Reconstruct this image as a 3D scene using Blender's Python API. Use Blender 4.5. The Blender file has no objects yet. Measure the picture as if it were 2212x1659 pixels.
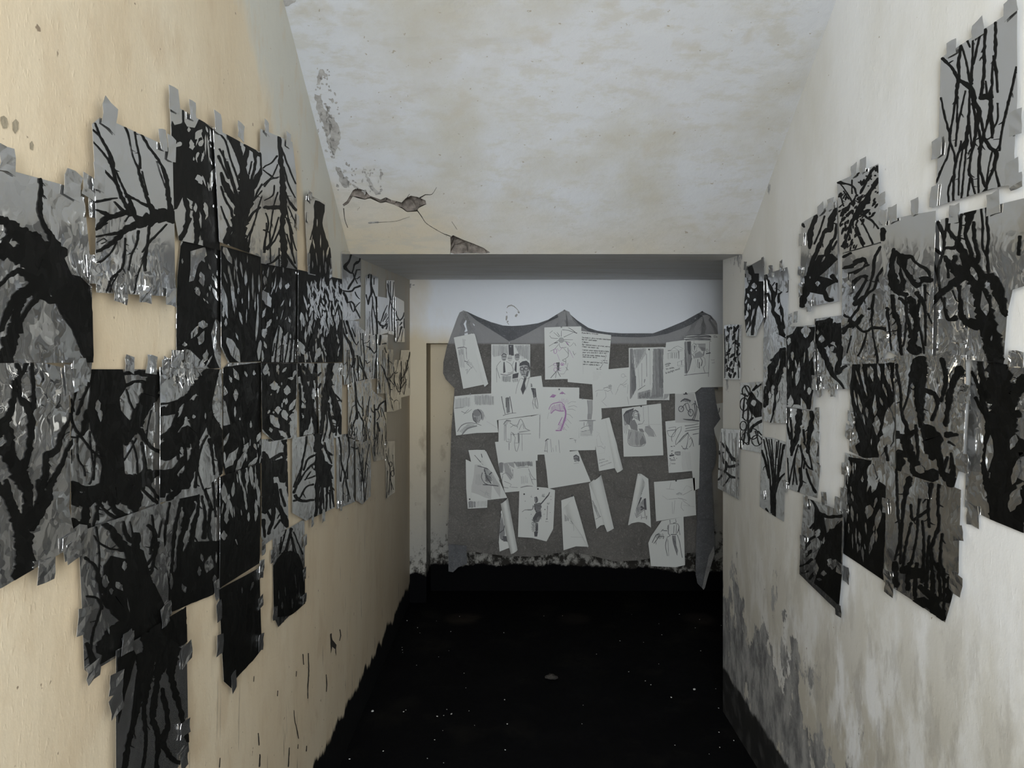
import bpy, bmesh, math, random
from mathutils import Vector, noise
from mathutils.geometry import delaunay_2d_cdt

C = bpy.context.scene.collection
SC = bpy.context.scene

# ---------------------------------------------------------------- camera, light, exposure
F = 1550.0            # focal length in pixels of the 2212 x 1659 frame
CX, CY = 1106.0, 785.0
EYE = 1.6
cam = bpy.data.cameras.new('camera')
cam.sensor_width = 36.0
cam.lens = F / 2212 * 36.0
cam.shift_y = -(829.5 - CY) / 2212
cam.clip_start = 0.02
camo = bpy.data.objects.new('camera', cam)
camo.location = (0, 0, EYE)
camo.rotation_euler = (math.radians(90), 0, 0)
C.objects.link(camo)
SC.camera = camo

w = bpy.data.worlds.new('world'); SC.world = w
w.use_nodes = True
w.node_tree.nodes['Background'].inputs[0].default_value = (0.75, 0.82, 0.95, 1)
w.node_tree.nodes['Background'].inputs[1].default_value = 0.05

def area(name, loc, target, size, size_y, power, color):
    l = bpy.data.lights.new(name, 'AREA'); l.shape = 'RECTANGLE'
    l.size = size; l.size_y = size_y; l.energy = power; l.color = color
    o = bpy.data.objects.new(name, l); o.location = loc
    d = Vector(target) - Vector(loc)
    o.rotation_euler = d.to_track_quat('-Z', 'Y').to_euler()
    C.objects.link(o); return o
# daylight entering through the doorway behind the camera, a warm lamp low on the right behind it; the narrow beam is added fill for the alcove
area('daylight_door', (-0.06, -1.5, 1.82), (0.15, 3, 1.70), 1.1, 1.5, 124, (0.90, 0.955, 1.0))
beam = area('alcove_fill_beam', (-0.46, -1.95, 1.72), (0.30, 4.8, 1.98), 0.4, 0.6, 2.4, (0.90, 0.955, 1.0))
beam.data.spread = math.radians(27)
area('warm_lamp', (0.80, -0.25, 1.35), (-0.68, 0.85, 1.3), 0.15, 0.5, 1.6, (1.0, 0.72, 0.42))
for sx in (-0.31, 0.39, 1.17):          # three weak spots in the alcove ceiling that pool on the floor
    l = bpy.data.lights.new('alcove_spot', 'SPOT'); l.energy = 45.0; l.color = (1, .82, .6)
    l.spot_size = math.radians(7); l.spot_blend = 1.0; l.shadow_soft_size = .01
    o = bpy.data.objects.new('alcove_spot', l); o.location = (sx, 4.50, 2.12); C.objects.link(o)

SC.view_settings.view_transform = 'Standard'
SC.view_settings.look = 'None'
SC.view_settings.gamma = 1.0
SC.view_settings.use_curve_mapping = False
SC.view_settings.exposure = 0.0

# ---------------------------------------------------------------- room dimensions
XL, XR = -0.684, 0.97
YB = 4.80             # back wall
YH = 3.02             # where the sloping ceiling meets the flat alcove ceiling
ZH, SL = 0.46, 0.717  # height of that edge above the eye, slope of the ceiling
YRE = 3.30            # far end of the right wall
XA = 2.05             # right side of the alcove
YN = 5.05             # back of the niche
def ceil_z(y): return EYE + min(ZH + SL * (YH - y), 2.35) if y < YH else EYE + ZH + (y - YH) * 0.056

# ---------------------------------------------------------------- materials
def mat(name): 
    m = bpy.data.materials.new(name); m.use_nodes = True
    return m, m.node_tree, m.node_tree.nodes['Principled BSDF']
def nd(nt, t, ins=None, **kw):
    n = nt.nodes.new(t)
    for k, v in kw.items(): setattr(n, k, v)
    for k, v in (ins or {}).items():
        if hasattr(v, 'is_output') or isinstance(v, bpy.types.NodeSocket): nt.links.new(v, n.inputs[k])
        else: n.inputs[k].default_value = v
    return n
def pos(nt, scale=(1, 1, 1), loc=(0, 0, 0)):
    g = nd(nt, 'ShaderNodeNewGeometry')
    return nd(nt, 'ShaderNodeMapping', {0: g.outputs['Position'], 'Scale': scale, 'Location': loc}).outputs[0]
def nz(nt, v, scale, detail=4, rough=.55, dist=0):
    return nd(nt, 'ShaderNodeTexNoise', {'Vector': v, 'Scale': scale, 'Detail': detail, 'Roughness': rough, 'Distortion': dist}).outputs[0]
def ramp(nt, f, a, b):
    return nd(nt, 'ShaderNodeMapRange', {0: f, 1: a, 2: b}, clamp=True).outputs[0]
def mix(nt, f, a, b):
    n = nd(nt, 'ShaderNodeMix', data_type='RGBA')
    for i, v in ((0, f), (6, a), (7, b)):
        if isinstance(v, bpy.types.NodeSocket): nt.links.new(v, n.inputs[i])
        elif i: n.inputs[i].default_value = (*v, 1)
        else: n.inputs[i].default_value = v
    return n.outputs[2]
def mth(nt, op, a, b=0, c=0):
    n = nd(nt, 'ShaderNodeMath', operation=op)
    for i, v in enumerate((a, b, c)):
        if isinstance(v, bpy.types.NodeSocket): nt.links.new(v, n.inputs[i])
        else: n.inputs[i].default_value = v
    return n.outputs[0]
def bump(nt, bs, h, s, d):
    b = nd(nt, 'ShaderNodeBump', {'Strength': s, 'Distance': d, 'Height': h})
    nt.links.new(b.outputs[0], bs.inputs['Normal'])
def setc(nt, bs, c, rough, spec=.3):
    if isinstance(c, bpy.types.NodeSocket): nt.links.new(c, bs.inputs['Base Color'])
    else: bs.inputs['Base Color'].default_value = (*c, 1)
    if isinstance(rough, bpy.types.NodeSocket): nt.links.new(rough, bs.inputs['Roughness'])
    else: bs.inputs['Roughness'].default_value = rough
    bs.inputs['Specular IOR Level'].default_value = spec
def xyz(nt):
    g = nd(nt, 'ShaderNodeNewGeometry')
    s = nd(nt, 'ShaderNodeSeparateXYZ', {0: g.outputs['Position']})
    return s.outputs
BLACK = (0.003, 0.003, 0.0035)

def m_wall_left():
    m, nt, bs = mat('plaster_cream'); x, y, z = xyz(nt)
    streak = pos(nt, (1, 2.4, .8)); p = pos(nt)
    c = mix(nt, ramp(nt, nz(nt, streak, 1.6, 5), .38, .66), (.62, .515, .365), (.67, .58, .435))
    c = mix(nt, ramp(nt, nz(nt, pos(nt, (1, 1.6, 1), (3, 1, 0)), 3.0, 4), .60, .80), c, (.54, .42, .28))
    # greyish whitewash overlapping from the ceiling and round the alcove
    cl = mth(nt, 'ADD', mth(nt, 'MULTIPLY', mth(nt, 'MAXIMUM', mth(nt, 'SUBTRACT', YH, y), 0.0), SL), EYE + ZH)
    d = mth(nt, 'SUBTRACT', cl, z)
    d = mth(nt, 'ADD', d, mth(nt, 'MULTIPLY', nz(nt, pos(nt, (1, 2.5, 1)), 2.5, 5), .7))
    c = mix(nt, ramp(nt, d, .82, .66), c, (.57, .56, .50))
    # dark drips and scratches low on the wall
    dr = nz(nt, pos(nt, (1, 22, 2.2)), 1.4, 4, .6)
    low = ramp(nt, z, 1.0, .35)
    c = mix(nt, mth(nt, 'MULTIPLY', ramp(nt, dr, .635, .69), low), c, (.10, .085, .07))
    c = mix(nt, mth(nt, 'MULTIPLY', ramp(nt, nz(nt, pos(nt, (1, 2, .9), (1, 7, 3)), 5, 6, .65), .53, .64), .5), c, (.56, .45, .31))
    c = mix(nt, ramp(nt, nz(nt, p, 42, 2), .73, .76), c, (.26, .20, .14))
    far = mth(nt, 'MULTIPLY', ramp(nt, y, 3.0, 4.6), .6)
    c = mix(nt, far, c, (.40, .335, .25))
    # black paint along the foot
    e = mth(nt, 'ADD', z, mth(nt, 'MULTIPLY', mth(nt, 'SUBTRACT', nz(nt, pos(nt, (1, 1, .4)), 9, 6, .65), .5), .16))
    e = mth(nt, 'ADD', e, mth(nt, 'MULTIPLY', ramp(nt, y, 2.2, 4.8), .10))
    b = ramp(nt, e, .225, .205)
    c = mix(nt, b, c, BLACK)
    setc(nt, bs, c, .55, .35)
    bump(nt, bs, mth(nt, 'ADD', mth(nt, 'MULTIPLY', nz(nt, pos(nt, (1, 1.6, .9)), 26, 5, .6), .5), mth(nt, 'ADD', mth(nt, 'MULTIPLY', nz(nt, p, 5, 3), 1.5), mth(nt, 'MULTIPLY', ramp(nt, nz(nt, pos(nt, (1, 1.6, .7)), 60, 2), .60, .72), .16))), .25, .006)
    return m
def m_wall_right():
    m, nt, bs = mat('plaster_white'); x, y, z = xyz(nt); p = pos(nt)
    c = mix(nt, ramp(nt, nz(nt, pos(nt, (1, 2, .9)), 1.8, 5), .34, .55), (.76, .76, .73), (.85, .865, .88))
    low = ramp(nt, z, 1.25, .5)
    c = mix(nt, mth(nt, 'MULTIPLY', low, ramp(nt, nz(nt, pos(nt, (1, 2.6, 1.1)), 3.0, 7, .62), .42, .54)), c, (.55, .525, .455))
    c = mix(nt, mth(nt, 'MULTIPLY', mth(nt, 'MULTIPLY', low, ramp(nt, nz(nt, pos(nt, (1, 3, 1), (5, 3, 2)), 4.5, 6, .65), .52, .60)), .7), c, (.40, .385, .35))
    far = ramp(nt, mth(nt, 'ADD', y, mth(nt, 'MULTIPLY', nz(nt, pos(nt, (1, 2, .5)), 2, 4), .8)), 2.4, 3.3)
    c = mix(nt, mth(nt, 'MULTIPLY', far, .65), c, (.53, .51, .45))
    c = mix(nt, ramp(nt, nz(nt, p, 34, 2), .74, .77), c, (.34, .29, .23))
    # bare grey cement where the paint flaked off low down
    g = mth(nt, 'ADD', nz(nt, pos(nt, (1, 1.5, .9)), 4.2, 7, .66), mth(nt, 'MULTIPLY', ramp(nt, z, .80, .35), .25))
    g = mth(nt, 'ADD', g, mth(nt, 'MULTIPLY', ramp(nt, y, 1.8, 2.6), .13))
    c = mix(nt, ramp(nt, g, .765, .79), c, mix(nt, ramp(nt, nz(nt, pos(nt, (1, 1.5, .8), (9, 1, 1)), 11, 6, .7), .40, .62), (.17, .172, .178), (.40, .40, .395)))
    e = mth(nt, 'ADD', z, mth(nt, 'MULTIPLY', mth(nt, 'SUBTRACT', nz(nt, pos(nt, (1, 1, .6)), 7, 6, .65), .5), .12))
    b = ramp(nt, e, .20, .185)
    c = mix(nt, b, c, mix(nt, ramp(nt, nz(nt, pos(nt, (1, 2, 2)), 6, 5), .5, .7), (.022, .022, .022), (.075, .075, .075)))
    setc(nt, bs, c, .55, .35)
    bump(nt, bs, mth(nt, 'ADD', mth(nt, 'MULTIPLY', nz(nt, pos(nt, (1, 1.5, .9)), 26, 5, .6), .5), mth(nt, 'ADD', mth(nt, 'MULTIPLY', nz(nt, p, 5, 3), 1.4), mth(nt, 'MULTIPLY', ramp(nt, nz(nt, pos(nt, (1, 1.6, .7)), 60, 2), .62, .72), .14))), .24, .006)
    return m
def m_ceiling():
    m, nt, bs = mat('plaster_ceiling'); x, y, z = xyz(nt); p = pos(nt)
    c = mix(nt, ramp(nt, nz(nt, p, 2.4, 6, .6), .46, .68), (.47, .48, .495), (.405, .39, .345))
    c = mix(nt, ramp(nt, nz(nt, pos(nt, loc=(7, 2, 1)), 5, 5), .60, .74), c, (.40, .365, .30))
    c = mix(nt, mth(nt, 'MULTIPLY', ramp(nt, mth(nt, 'ADD', y, mth(nt, 'MULTIPLY', nz(nt, p, 4, 4), .5)), 3.0, 3.4), .8), c, (.46, .41, .31))
    warm = mth(nt, 'MULTIPLY', ramp(nt, mth(nt, 'ADD', x, mth(nt, 'MULTIPLY', nz(nt, p, 5, 5), .3)), .05, -.25), ramp(nt, mth(nt, 'ADD', y, mth(nt, 'MULTIPLY', nz(nt, p, 6, 5), .3)), 2.80, 3.05))
    c = mix(nt, mth(nt, 'MULTIPLY', warm, .75), c, (.50, .425, .30))
    c = mix(nt, mth(nt, 'MULTIPLY', ramp(nt, nz(nt, pos(nt, (1, 2.2, 2.2), (2, 9, 3)), 9, 7, .7), .50, .62), .55), c, (.405, .385, .335))
    c = mix(nt, ramp(nt, nz(nt, p, 55, 2), .71, .75), c, (.30, .27, .22))
    setc(nt, bs, c, .6, .3)
    bump(nt, bs, mth(nt, 'ADD', nz(nt, p, 32, 5, .62), mth(nt, 'MULTIPLY', nz(nt, pos(nt, (1, 2, 2)), 7, 4), 1.6)), .35, .006)
    return m
def m_soffit():
    m, nt, bs = mat('plaster_alcove_ceiling'); p = pos(nt)
    c = mix(nt, ramp(nt, nz(nt, pos(nt, (1, 3, 1)), 3, 5), .4, .7), (.62, .625, .635), (.54, .53, .51))
    setc(nt, bs, c, .6, .3); bump(nt, bs, nz(nt, p, 25, 5), .4, .006); return m
def m_wall_back():
    m, nt, bs = mat('plaster_back'); x, y, z = xyz(nt); p = pos(nt)
    # whitewashed upper band, yellowed plaster to the left and below
    yl = mth(nt, 'ADD', mth(nt, 'ADD', mth(nt, 'MULTIPLY', ramp(nt, z, 1.86, 1.55), .9), mth(nt, 'MULTIPLY', ramp(nt, x, -.10, -.66), .75)),
             mth(nt, 'MULTIPLY', mth(nt, 'SUBTRACT', nz(nt, pos(nt, (1.5, 1, .7)), 3.5, 5), .5), .9))
    c = mix(nt, ramp(nt, yl, .45, .95), (.68, .70, .73), (.58, .50, .365))
    c = mix(nt, mth(nt, 'MULTIPLY', ramp(nt, nz(nt, pos(nt, (1, 1, .6)), 7, 6), .55, .68), ramp(nt, z, 1.7, 1.0)), c, (.30, .235, .15))
    c = mix(nt, ramp(nt, z, 1.25, .35), c, (.34, .33, .30))
    mo = mth(nt, 'ADD', nz(nt, pos(nt, (1, 1, .75)), 24, 6, .7), mth(nt, 'MULTIPLY', ramp(nt, z, .50, .2), .22))
    mo = mth(nt, 'ADD', mo, mth(nt, 'MULTIPLY', ramp(nt, x, -.7, -.1), .05))
    mo = mth(nt, 'SUBTRACT', mo, .05)
    c = mix(nt, mth(nt, 'MULTIPLY', ramp(nt, mo, .60, .74), ramp(nt, z, 1.0, .45)), c, (.035, .032, .028))
    c = mix(nt, ramp(nt, nz(nt, p, 30, 2), .74, .77), c, (.2, .17, .13))
    e = mth(nt, 'ADD', z, mth(nt, 'MULTIPLY', mth(nt, 'SUBTRACT', nz(nt, p, 6, 7, .65), .5), .14))
    e = mth(nt, 'ADD', e, mth(nt, 'MULTIPLY', ramp(nt, x, .3, 1.5), .06))
    b = ramp(nt, e, .195, .18)
    c = mix(nt, b, c, BLACK)
    setc(nt, bs, c, .75, .04)
    bump(nt, bs, mth(nt, 'ADD', nz(nt, p, 30, 5, .6), mth(nt, 'MULTIPLY', nz(nt, p, 6, 3), 1.4)), .4, .006)
    return m
def m_floor():
    m, nt, bs = mat('black_painted_floor'); p = pos(nt)
    c = mix(nt, ramp(nt, nz(nt, p, 3, 6), .55, .8), (.004, .004, .0045), (.013, .012, .010))
    c = mix(nt, ramp(nt, nz(nt, p, 60, 3, .7), .72, .80), c, (.06, .058, .05))
    setc(nt, bs, c, ramp(nt, nz(nt, p, 4, 4), -.6, .9), .035)
    bump(nt, bs, nz(nt, p, 40, 5), .4, .005); return m
def m_film(name, metal, base, rough, spec=.5, crinkle=.5):
    """crumpled plastic film: flat facets tilted at random, stronger towards the lower sheets"""
    m, nt, bs = mat(name); p = pos(nt); x, y, z = xyz(nt)
    wob = nd(nt, 'ShaderNodeTexNoise', {'Vector': p, 'Scale': 9.0, 'Detail': 3.0}).outputs[1]
    q = nd(nt, 'ShaderNodeVectorMath', {0: p, 1: nd(nt, 'ShaderNodeVectorMath', {0: wob, 3: .16}, operation='SCALE').outputs[0]}, operation='ADD').outputs[0]
    q = nd(nt, 'ShaderNodeMapping', {0: q, 'Scale': (1, 1.25, .62)}).outputs[0]
    amt = ramp(nt, mth(nt, 'ADD', z, mth(nt, 'MULTIPLY', nz(nt, p, 3.2, 3), .9)), 2.42, 1.95)
    amt = mth(nt, 'MULTIPLY', amt, mth(nt, 'MULTIPLY_ADD', ramp(nt, z, 1.15, 1.55), .72, .28))   # the lowest sheets hang flatter
    k = mth(nt, 'MULTIPLY_ADD', amt, crinkle * .9, crinkle * .10)
    n = nd(nt, 'ShaderNodeNewGeometry').outputs['Normal']
    for sc, f in ((38.0, 1.0), (95.0, .8), (10.0, .5)):
        vo = nd(nt, 'ShaderNodeTexVoronoi', {'Vector': q, 'Scale': sc}); c = vo.outputs[1]
        c = nd(nt, 'ShaderNodeVectorMath', {0: c, 1: (.5, .5, .5)}, operation='SUBTRACT').outputs[0]
        c = nd(nt, 'ShaderNodeVectorMath', {0: c, 3: mth(nt, 'MULTIPLY', k, mth(nt, 'MULTIPLY_ADD', mth(nt, 'GREATER_THAN', nd(nt, 'ShaderNodeSeparateColor', {0: vo.outputs[1]}).outputs[2], .86), .8 * f, f))}, operation='SCALE').outputs[0]
        n = nd(nt, 'ShaderNodeVectorMath', {0: n, 1: c}, operation='ADD').outputs[0]
    # sharp creases, confined to an eye-height belt near the camera, shaped to put glints there
    ed = nd(nt, 'ShaderNodeTexVoronoi', {'Vector': q, 'Scale': 44.0}, feature='DISTANCE_TO_EDGE').outputs[0]
    cc = nd(nt, 'ShaderNodeTexVoronoi', {'Vector': q, 'Scale': 70.0}).outputs[1]
    cc = nd(nt, 'ShaderNodeVectorMath', {0: cc, 1: (.5, .72, .5)}, operation='SUBTRACT').outputs[0]
    belt = mth(nt, 'MULTIPLY', ramp(nt, mth(nt, 'ABSOLUTE', mth(nt, 'SUBTRACT', z, 1.64)), .17, .06), ramp(nt, nz(nt, p, 5, 3), .44, .54))
    belt = mth(nt, 'MULTIPLY', belt, ramp(nt, y, 2.3, 1.5))
    cs = mth(nt, 'MULTIPLY', mth(nt, 'MULTIPLY', ramp(nt, ed, .10, .03), belt), 2.6 if crinkle > .1 and metal > .5 else 0.0)
    n = nd(nt, 'ShaderNodeVectorMath', {0: n, 1: nd(nt, 'ShaderNodeVectorMath', {0: cc, 3: cs}, operation='SCALE').outputs[0]}, operation='ADD').outputs[0]
    n = nd(nt, 'ShaderNodeVectorMath', {0: n}, operation='NORMALIZE').outputs[0]
    b = nd(nt, 'ShaderNodeBump', {'Distance': .004, 'Height': nz(nt, p, 14, 2), 'Strength': .25, 'Normal': n})
    nt.links.new(b.outputs[0], bs.inputs['Normal'])
    setc(nt, bs, base, rough, spec)
    bs.inputs['Metallic'].default_value = metal
    return m
def m_flat(name, col, rough=.8, spec=.2, b=0):
    m, nt, bs = mat(name); setc(nt, bs, col, rough, spec)
    if b: bump(nt, bs, nz(nt, pos(nt), 60, 4), b, .003)
    return m
def m_cloth(name, a, b, thin=0):
    m, nt, bs = mat(name); p = pos(nt); x, y, z = xyz(nt)
    f = nz(nt, p, 95, 5, .8, 2.5)
    c = mix(nt, ramp(nt, f, .36, .68), a, b)
    c = mix(nt, mth(nt, 'MULTIPLY', ramp(nt, nz(nt, p, 6, 4), .4, .7), .45), c, tuple(v * .68 for v in a))
    cr = nd(nt, 'ShaderNodeTexVoronoi', {'Vector': nd(nt, 'ShaderNodeVectorMath', {0: p, 1: nd(nt, 'ShaderNodeVectorMath', {0: nd(nt, 'ShaderNodeTexNoise', {'Vector': p, 'Scale': 6.0, 'Detail': 4.0}).outputs[1], 3: .22}, operation='SCALE').outputs[0]}, operation='ADD').outputs[0], 'Scale': 3.0}, feature='DISTANCE_TO_EDGE').outputs[0]
    c = mix(nt, mth(nt, 'MULTIPLY', ramp(nt, cr, .05, .0), .22), c, tuple(v * .5 for v in a))  # shade along the creases, painted into the fleece colour
    c = mix(nt, mth(nt, 'MULTIPLY', ramp(nt, nz(nt, p, 34, 5, .7, 3), .52, .66), .6), c, tuple(v * 1.35 for v in b))
    if thin:      # the thin fleece is paler where the white wall lies right behind it, browner over the niche
        over = mth(nt, 'MAXIMUM', ramp(nt, z, 1.725, 1.74), ramp(nt, x, -.565, -.58))
        c = mix(nt, mth(nt, 'MULTIPLY', over, .75), c, (.47, .47, .475))
    setc(nt, bs, c, .95, .05)
    bump(nt, bs, mth(nt, 'ADD', f, mth(nt, 'MULTIPLY', nz(nt, p, 11, 4, .5, 1), 3.0)), .8, .012)
    return m
def m_rubble():
    m, nt, bs = mat('rubble'); p = pos(nt)
    c = mix(nt, ramp(nt, nz(nt, p, 30, 5), .35, .65), (.08, .07, .06), (.22, .19, .165))
    setc(nt, bs, c, .95, .1); bump(nt, bs, nz(nt, p, 45, 6), .9, .012); return m
def m_peel():
    m, nt, bs = mat('bare_plaster'); p = pos(nt)
    c = mix(nt, ramp(nt, nz(nt, p, 40, 5), .35, .65), (.25, .24, .225), (.36, .35, .33))
    setc(nt, bs, c, .95, .1); bump(nt, bs, nz(nt, p, 70, 4), .6, .004); return m

M = dict(left=m_wall_left(), right=m_wall_right(), ceiling=m_ceiling(), soffit=m_soffit(), back=m_wall_back(), floor=m_floor(),
         film=m_film('crinkled_silver_film', .92, (.60, .60, .595), .15, .5, .20),
         tape=m_film('silver_tape', .90, (.55, .55, .545), .16, .5, .20),
         ink=m_film('black_ink', 0.0, (.0055, .0055, .005), .5, .09, .3),
         paper=m_flat('sketch_paper', (.60, .61, .585), .85, .15, .12),
         graphite=m_flat('graphite', (.10, .10, .105)), grey=m_flat('pencil_grey', (.24, .24, .24)),
         mid=m_flat('pencil_mid', (.36, .36, .355)), pale=m_flat('pencil_pale', (.47, .47, .455)), purple=m_flat('purple_pencil', (.36, .20, .37)),
         black=m_flat('pen_black', (.015, .015, .016)),
         cloth=m_cloth('grey_fleece', (.165, .158, .147), (.275, .262, .242), 1), cloth2=m_cloth('grey_fleece_fold', (.155, .16, .168), (.23, .235, .245)),
         cloth3=m_cloth('grey_fleece_pale_lit', (.34, .34, .335), (.46, .46, .455)),  # pale hem, and painted light on the pleats under the peaks
         pin=m_flat('pin_black', (.02, .02, .02), .4, .5), rubble=m_rubble(), peel=m_peel(),
         crack=m_flat('crack_dark', (.03, .027, .023)), pock=m_flat('pock', (.30, .26, .19), .9, .1, .6),
         chip=m_flat('plaster_chip', (.55, .55, .52), .9, .1), stone=m_flat('stone_chip', (.06, .055, .05), .9, .1, .8))

# ---------------------------------------------------------------- picture point -> place on a surface of the room
def ray(x, y): return Vector(((x - CX) / F, 1.0, (CY - y) / F))
def on_left(x, y, off=0):
    d = ray(min(x, 1000), y); t = (XL + off) / d.x; return Vector((0, 0, EYE)) + d * t
def on_right(x, y, off=0):
    d = ray(x, y); t = (XR - off) / d.x; return Vector((0, 0, EYE)) + d * t
def on_back(x, y, off=0): return Vector((0, 0, EYE)) + ray(x, y) * (YB - off)
def on_ceil(x, y, off=0):
    d = ray(x, y); t = (ZH + SL * YH) / (d.z + SL)
    return Vector((0, 0, EYE)) + d * t + CEIL_N * off
def on_floor(x, y):
    d = ray(x, y); return Vector((0, 0, EYE)) + d * (-EYE / d.z)
CEIL_N = Vector((0, -SL, -1)).normalized()
NORM = dict(L=Vector((1, 0, 0)), R=Vector((-1, 0, 0)), B=Vector((0, -1, 0)), K=CEIL_N)
ON = dict(L=on_left, R=on_right, B=on_back, K=on_ceil)

def link(name, bm, mats, parent=None, smooth=False, loc=None):
    me = bpy.data.meshes.new(name); bm.to_mesh(me); bm.free()
    for m in (mats if isinstance(mats, (list, tuple)) else [mats]): me.materials.append(m)
    if smooth:
        for p in me.polygons: p.use_smooth = True
    o = bpy.data.objects.new(name, me); C.objects.link(o)
    if parent: o.parent = parent
    if loc: o.location = loc
    return o
def tag(o, label=None, cat=None, group=None, kind=None):
    if label: o['label'] = label
    if cat: o['category'] = cat
    if group: o['group'] = group
    if kind: o['kind'] = kind
    return o
def struct(o): o['kind'] = 'structure'; return o

# ---------------------------------------------------------------- room shell
def prism(name, prof, fixed, lo, hi, m):
    """profile of (a, b) pairs extruded between lo and hi along axis 'fixed' (x: profile is y,z)"""
    bm = bmesh.new()
    mk = lambda a, b, c: (c, a, b) if fixed == 'x' else ((a, c, b) if fixed == 'y' else (a, b, c))
    v0 = [bm.verts.new(mk(a, b, lo)) for a, b in prof]; v1 = [bm.verts.new(mk(a, b, hi)) for a, b in prof]
    n = len(prof)
    bm.faces.new(v0); bm.faces.new(v1[::-1])
    for i in range(n): bm.faces.new((v0[i], v0[(i + 1) % n], v1[(i + 1) % n], v1[i]))
    bmesh.ops.recalc_face_normals(bm, faces=bm.faces)
    return struct(link(name, bm, m))
YK = YH - (2.35 - ZH) / SL        # where the sloping ceiling turns flat, behind the camera
ZT = EYE + 2.35
prism('floor', [(-0.9, -2.2), (XA + .15, -2.2), (XA + .15, 5.2), (-0.9, 5.2)], 'z', -.12, 0, M['floor'])
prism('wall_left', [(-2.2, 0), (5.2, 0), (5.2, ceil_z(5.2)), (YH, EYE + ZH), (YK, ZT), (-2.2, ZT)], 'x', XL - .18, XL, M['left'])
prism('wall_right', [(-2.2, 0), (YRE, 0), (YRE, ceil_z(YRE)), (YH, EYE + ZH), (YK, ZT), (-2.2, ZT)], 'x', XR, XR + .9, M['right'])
prism('wall_alcove', [(YRE, 0), (5.2, 0), (5.2, ceil_z(5.2)), (YRE, ceil_z(YRE))], 'x', XA, XA + .15, M['right'])
# back wall with a blocked-up doorway niche let into it
NX0, NX1, NZ = -.573, 1.62, 1.735
ZB = ceil_z(YB)
bw = prism('wall_back', [(XL, 0), (NX0, 0), (NX0, NZ), (NX1, NZ), (NX1, 0), (XA, 0), (XA, ZB), (XL, ZB)], 'y', YB, YN, M['back'])
nb = prism('wall_niche', [(XL, 0), (XA, 0), (XA, ZB), (XL, ZB)], 'y', YN, YN + .12, M['back'])
prism('ceiling_alcove', [(YH, EYE + ZH), (5.2, ceil_z(5.2)), (5.2, ceil_z(5.2) + .15), (YH + .24, EYE + ZH + .15)], 'x', XL, XA, M['soffit'])
prism('ceiling_entrance', [(-2.2, ZT), (YK, ZT), (YK, ZT + .15), (-2.2, ZT + .15)], 'x', XL, XR, M['ceiling'])

def inpoly(x, y, P):
    c = False; j = len(P) - 1
    for i in range(len(P)):
        xi, yi = P[i]; xj, yj = P[j]
        if (yi > y) != (yj > y) and x < (xj - xi) * (y - yi) / (yj - yi) + xi: c = not c
        j = i
    return c
def edge_dist(x, y, P):
    d = 1e9
    for i in range(len(P)):
        ax, ay = P[i - 1]; bx, by = P[i]
        vx, vy = bx - ax, by - ay; L = vx * vx + vy * vy or 1e-9
        t = max(0, min(1, ((x - ax) * vx + (y - ay) * vy) / L))
        d = min(d, math.hypot(x - ax - t * vx, y - ay - t * vy))
    return d
def resample(P, step, wob=0, seed=0):
    out = []; R = random.Random(seed)
    for i in range(len(P)):
        ax, ay = P[i]; bx, by = P[(i + 1) % len(P)]
        L = math.hypot(bx - ax, by - ay); n = max(1, int(L / step))
        nx, ny = (-(by - ay) / L, (bx - ax) / L) if L else (0, 0)
        for k in range(n):
            t = k / n; w_ = R.uniform(-wob, wob) if k else 0
            out.append((ax + (bx - ax) * t + nx * w_, ay + (by - ay) * t + ny * w_))
    return out
def fill(P, step, wob=0, seed=0):
    """triangles of a polygon with inner points every 'step'"""
    B = resample(P, step, wob, seed); n = len(B)
    xs = [p[0] for p in B]; ys = [p[1] for p in B]; pts = list(B)
    R = random.Random(seed + 7); y = min(ys) + step * .5; row = 0
    while y < max(ys):
        x = min(xs) + (step * .5 if row % 2 else 0)
        while x < max(xs):
            px, py = x + R.uniform(-.2, .2) * step, y + R.uniform(-.2, .2) * step
            if inpoly(px, py, B) and edge_dist(px, py, B) > step * .45: pts.append((px, py))
            x += step
        y += step * .87; row += 1
    r = delaunay_2d_cdt([Vector(p) for p in pts], [(i, (i + 1) % n) for i in range(n)], [], 1, 1e-5)
    return [tuple(v) for v in r[0]], [tuple(f) for f in r[2]]

# sloping ceiling with real holes where the plaster fell away
SC8 = (600, 0, 1260 / 2212)
def ca(s):
    v = [float(t) for t in s.split()]
    return [(SC8[0] + v[i] * SC8[2], SC8[1] + v[i + 1] * SC8[2]) for i in range(0, len(v), 2)]
HOLES = [ca('285 722 300 712 335 725 348 742 390 757 410 748 430 758 470 768 485 752 505 742 530 747 560 760 563 775 535 788 527 802 490 804 470 790 440 776 410 766 390 770 350 752 330 757 305 752 285 745 268 772 250 782 246 775 262 762'),
         ca('654 900 665 892 700 908 745 925 780 940 806 958 790 962 720 961 700 964 654 963 656 935')]
def ceil_uv(x, y): p = on_ceil(x, y); return (p.x, p.y)
def uv_ceil(u, v, off=0): return Vector((u, v, EYE + ZH + SL * (YH - v))) + CEIL_N * off
H3 = [resample([ceil_uv(*p) for p in h], .03, .0025, 5 + i) for i, h in enumerate(HOLES)]
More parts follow.
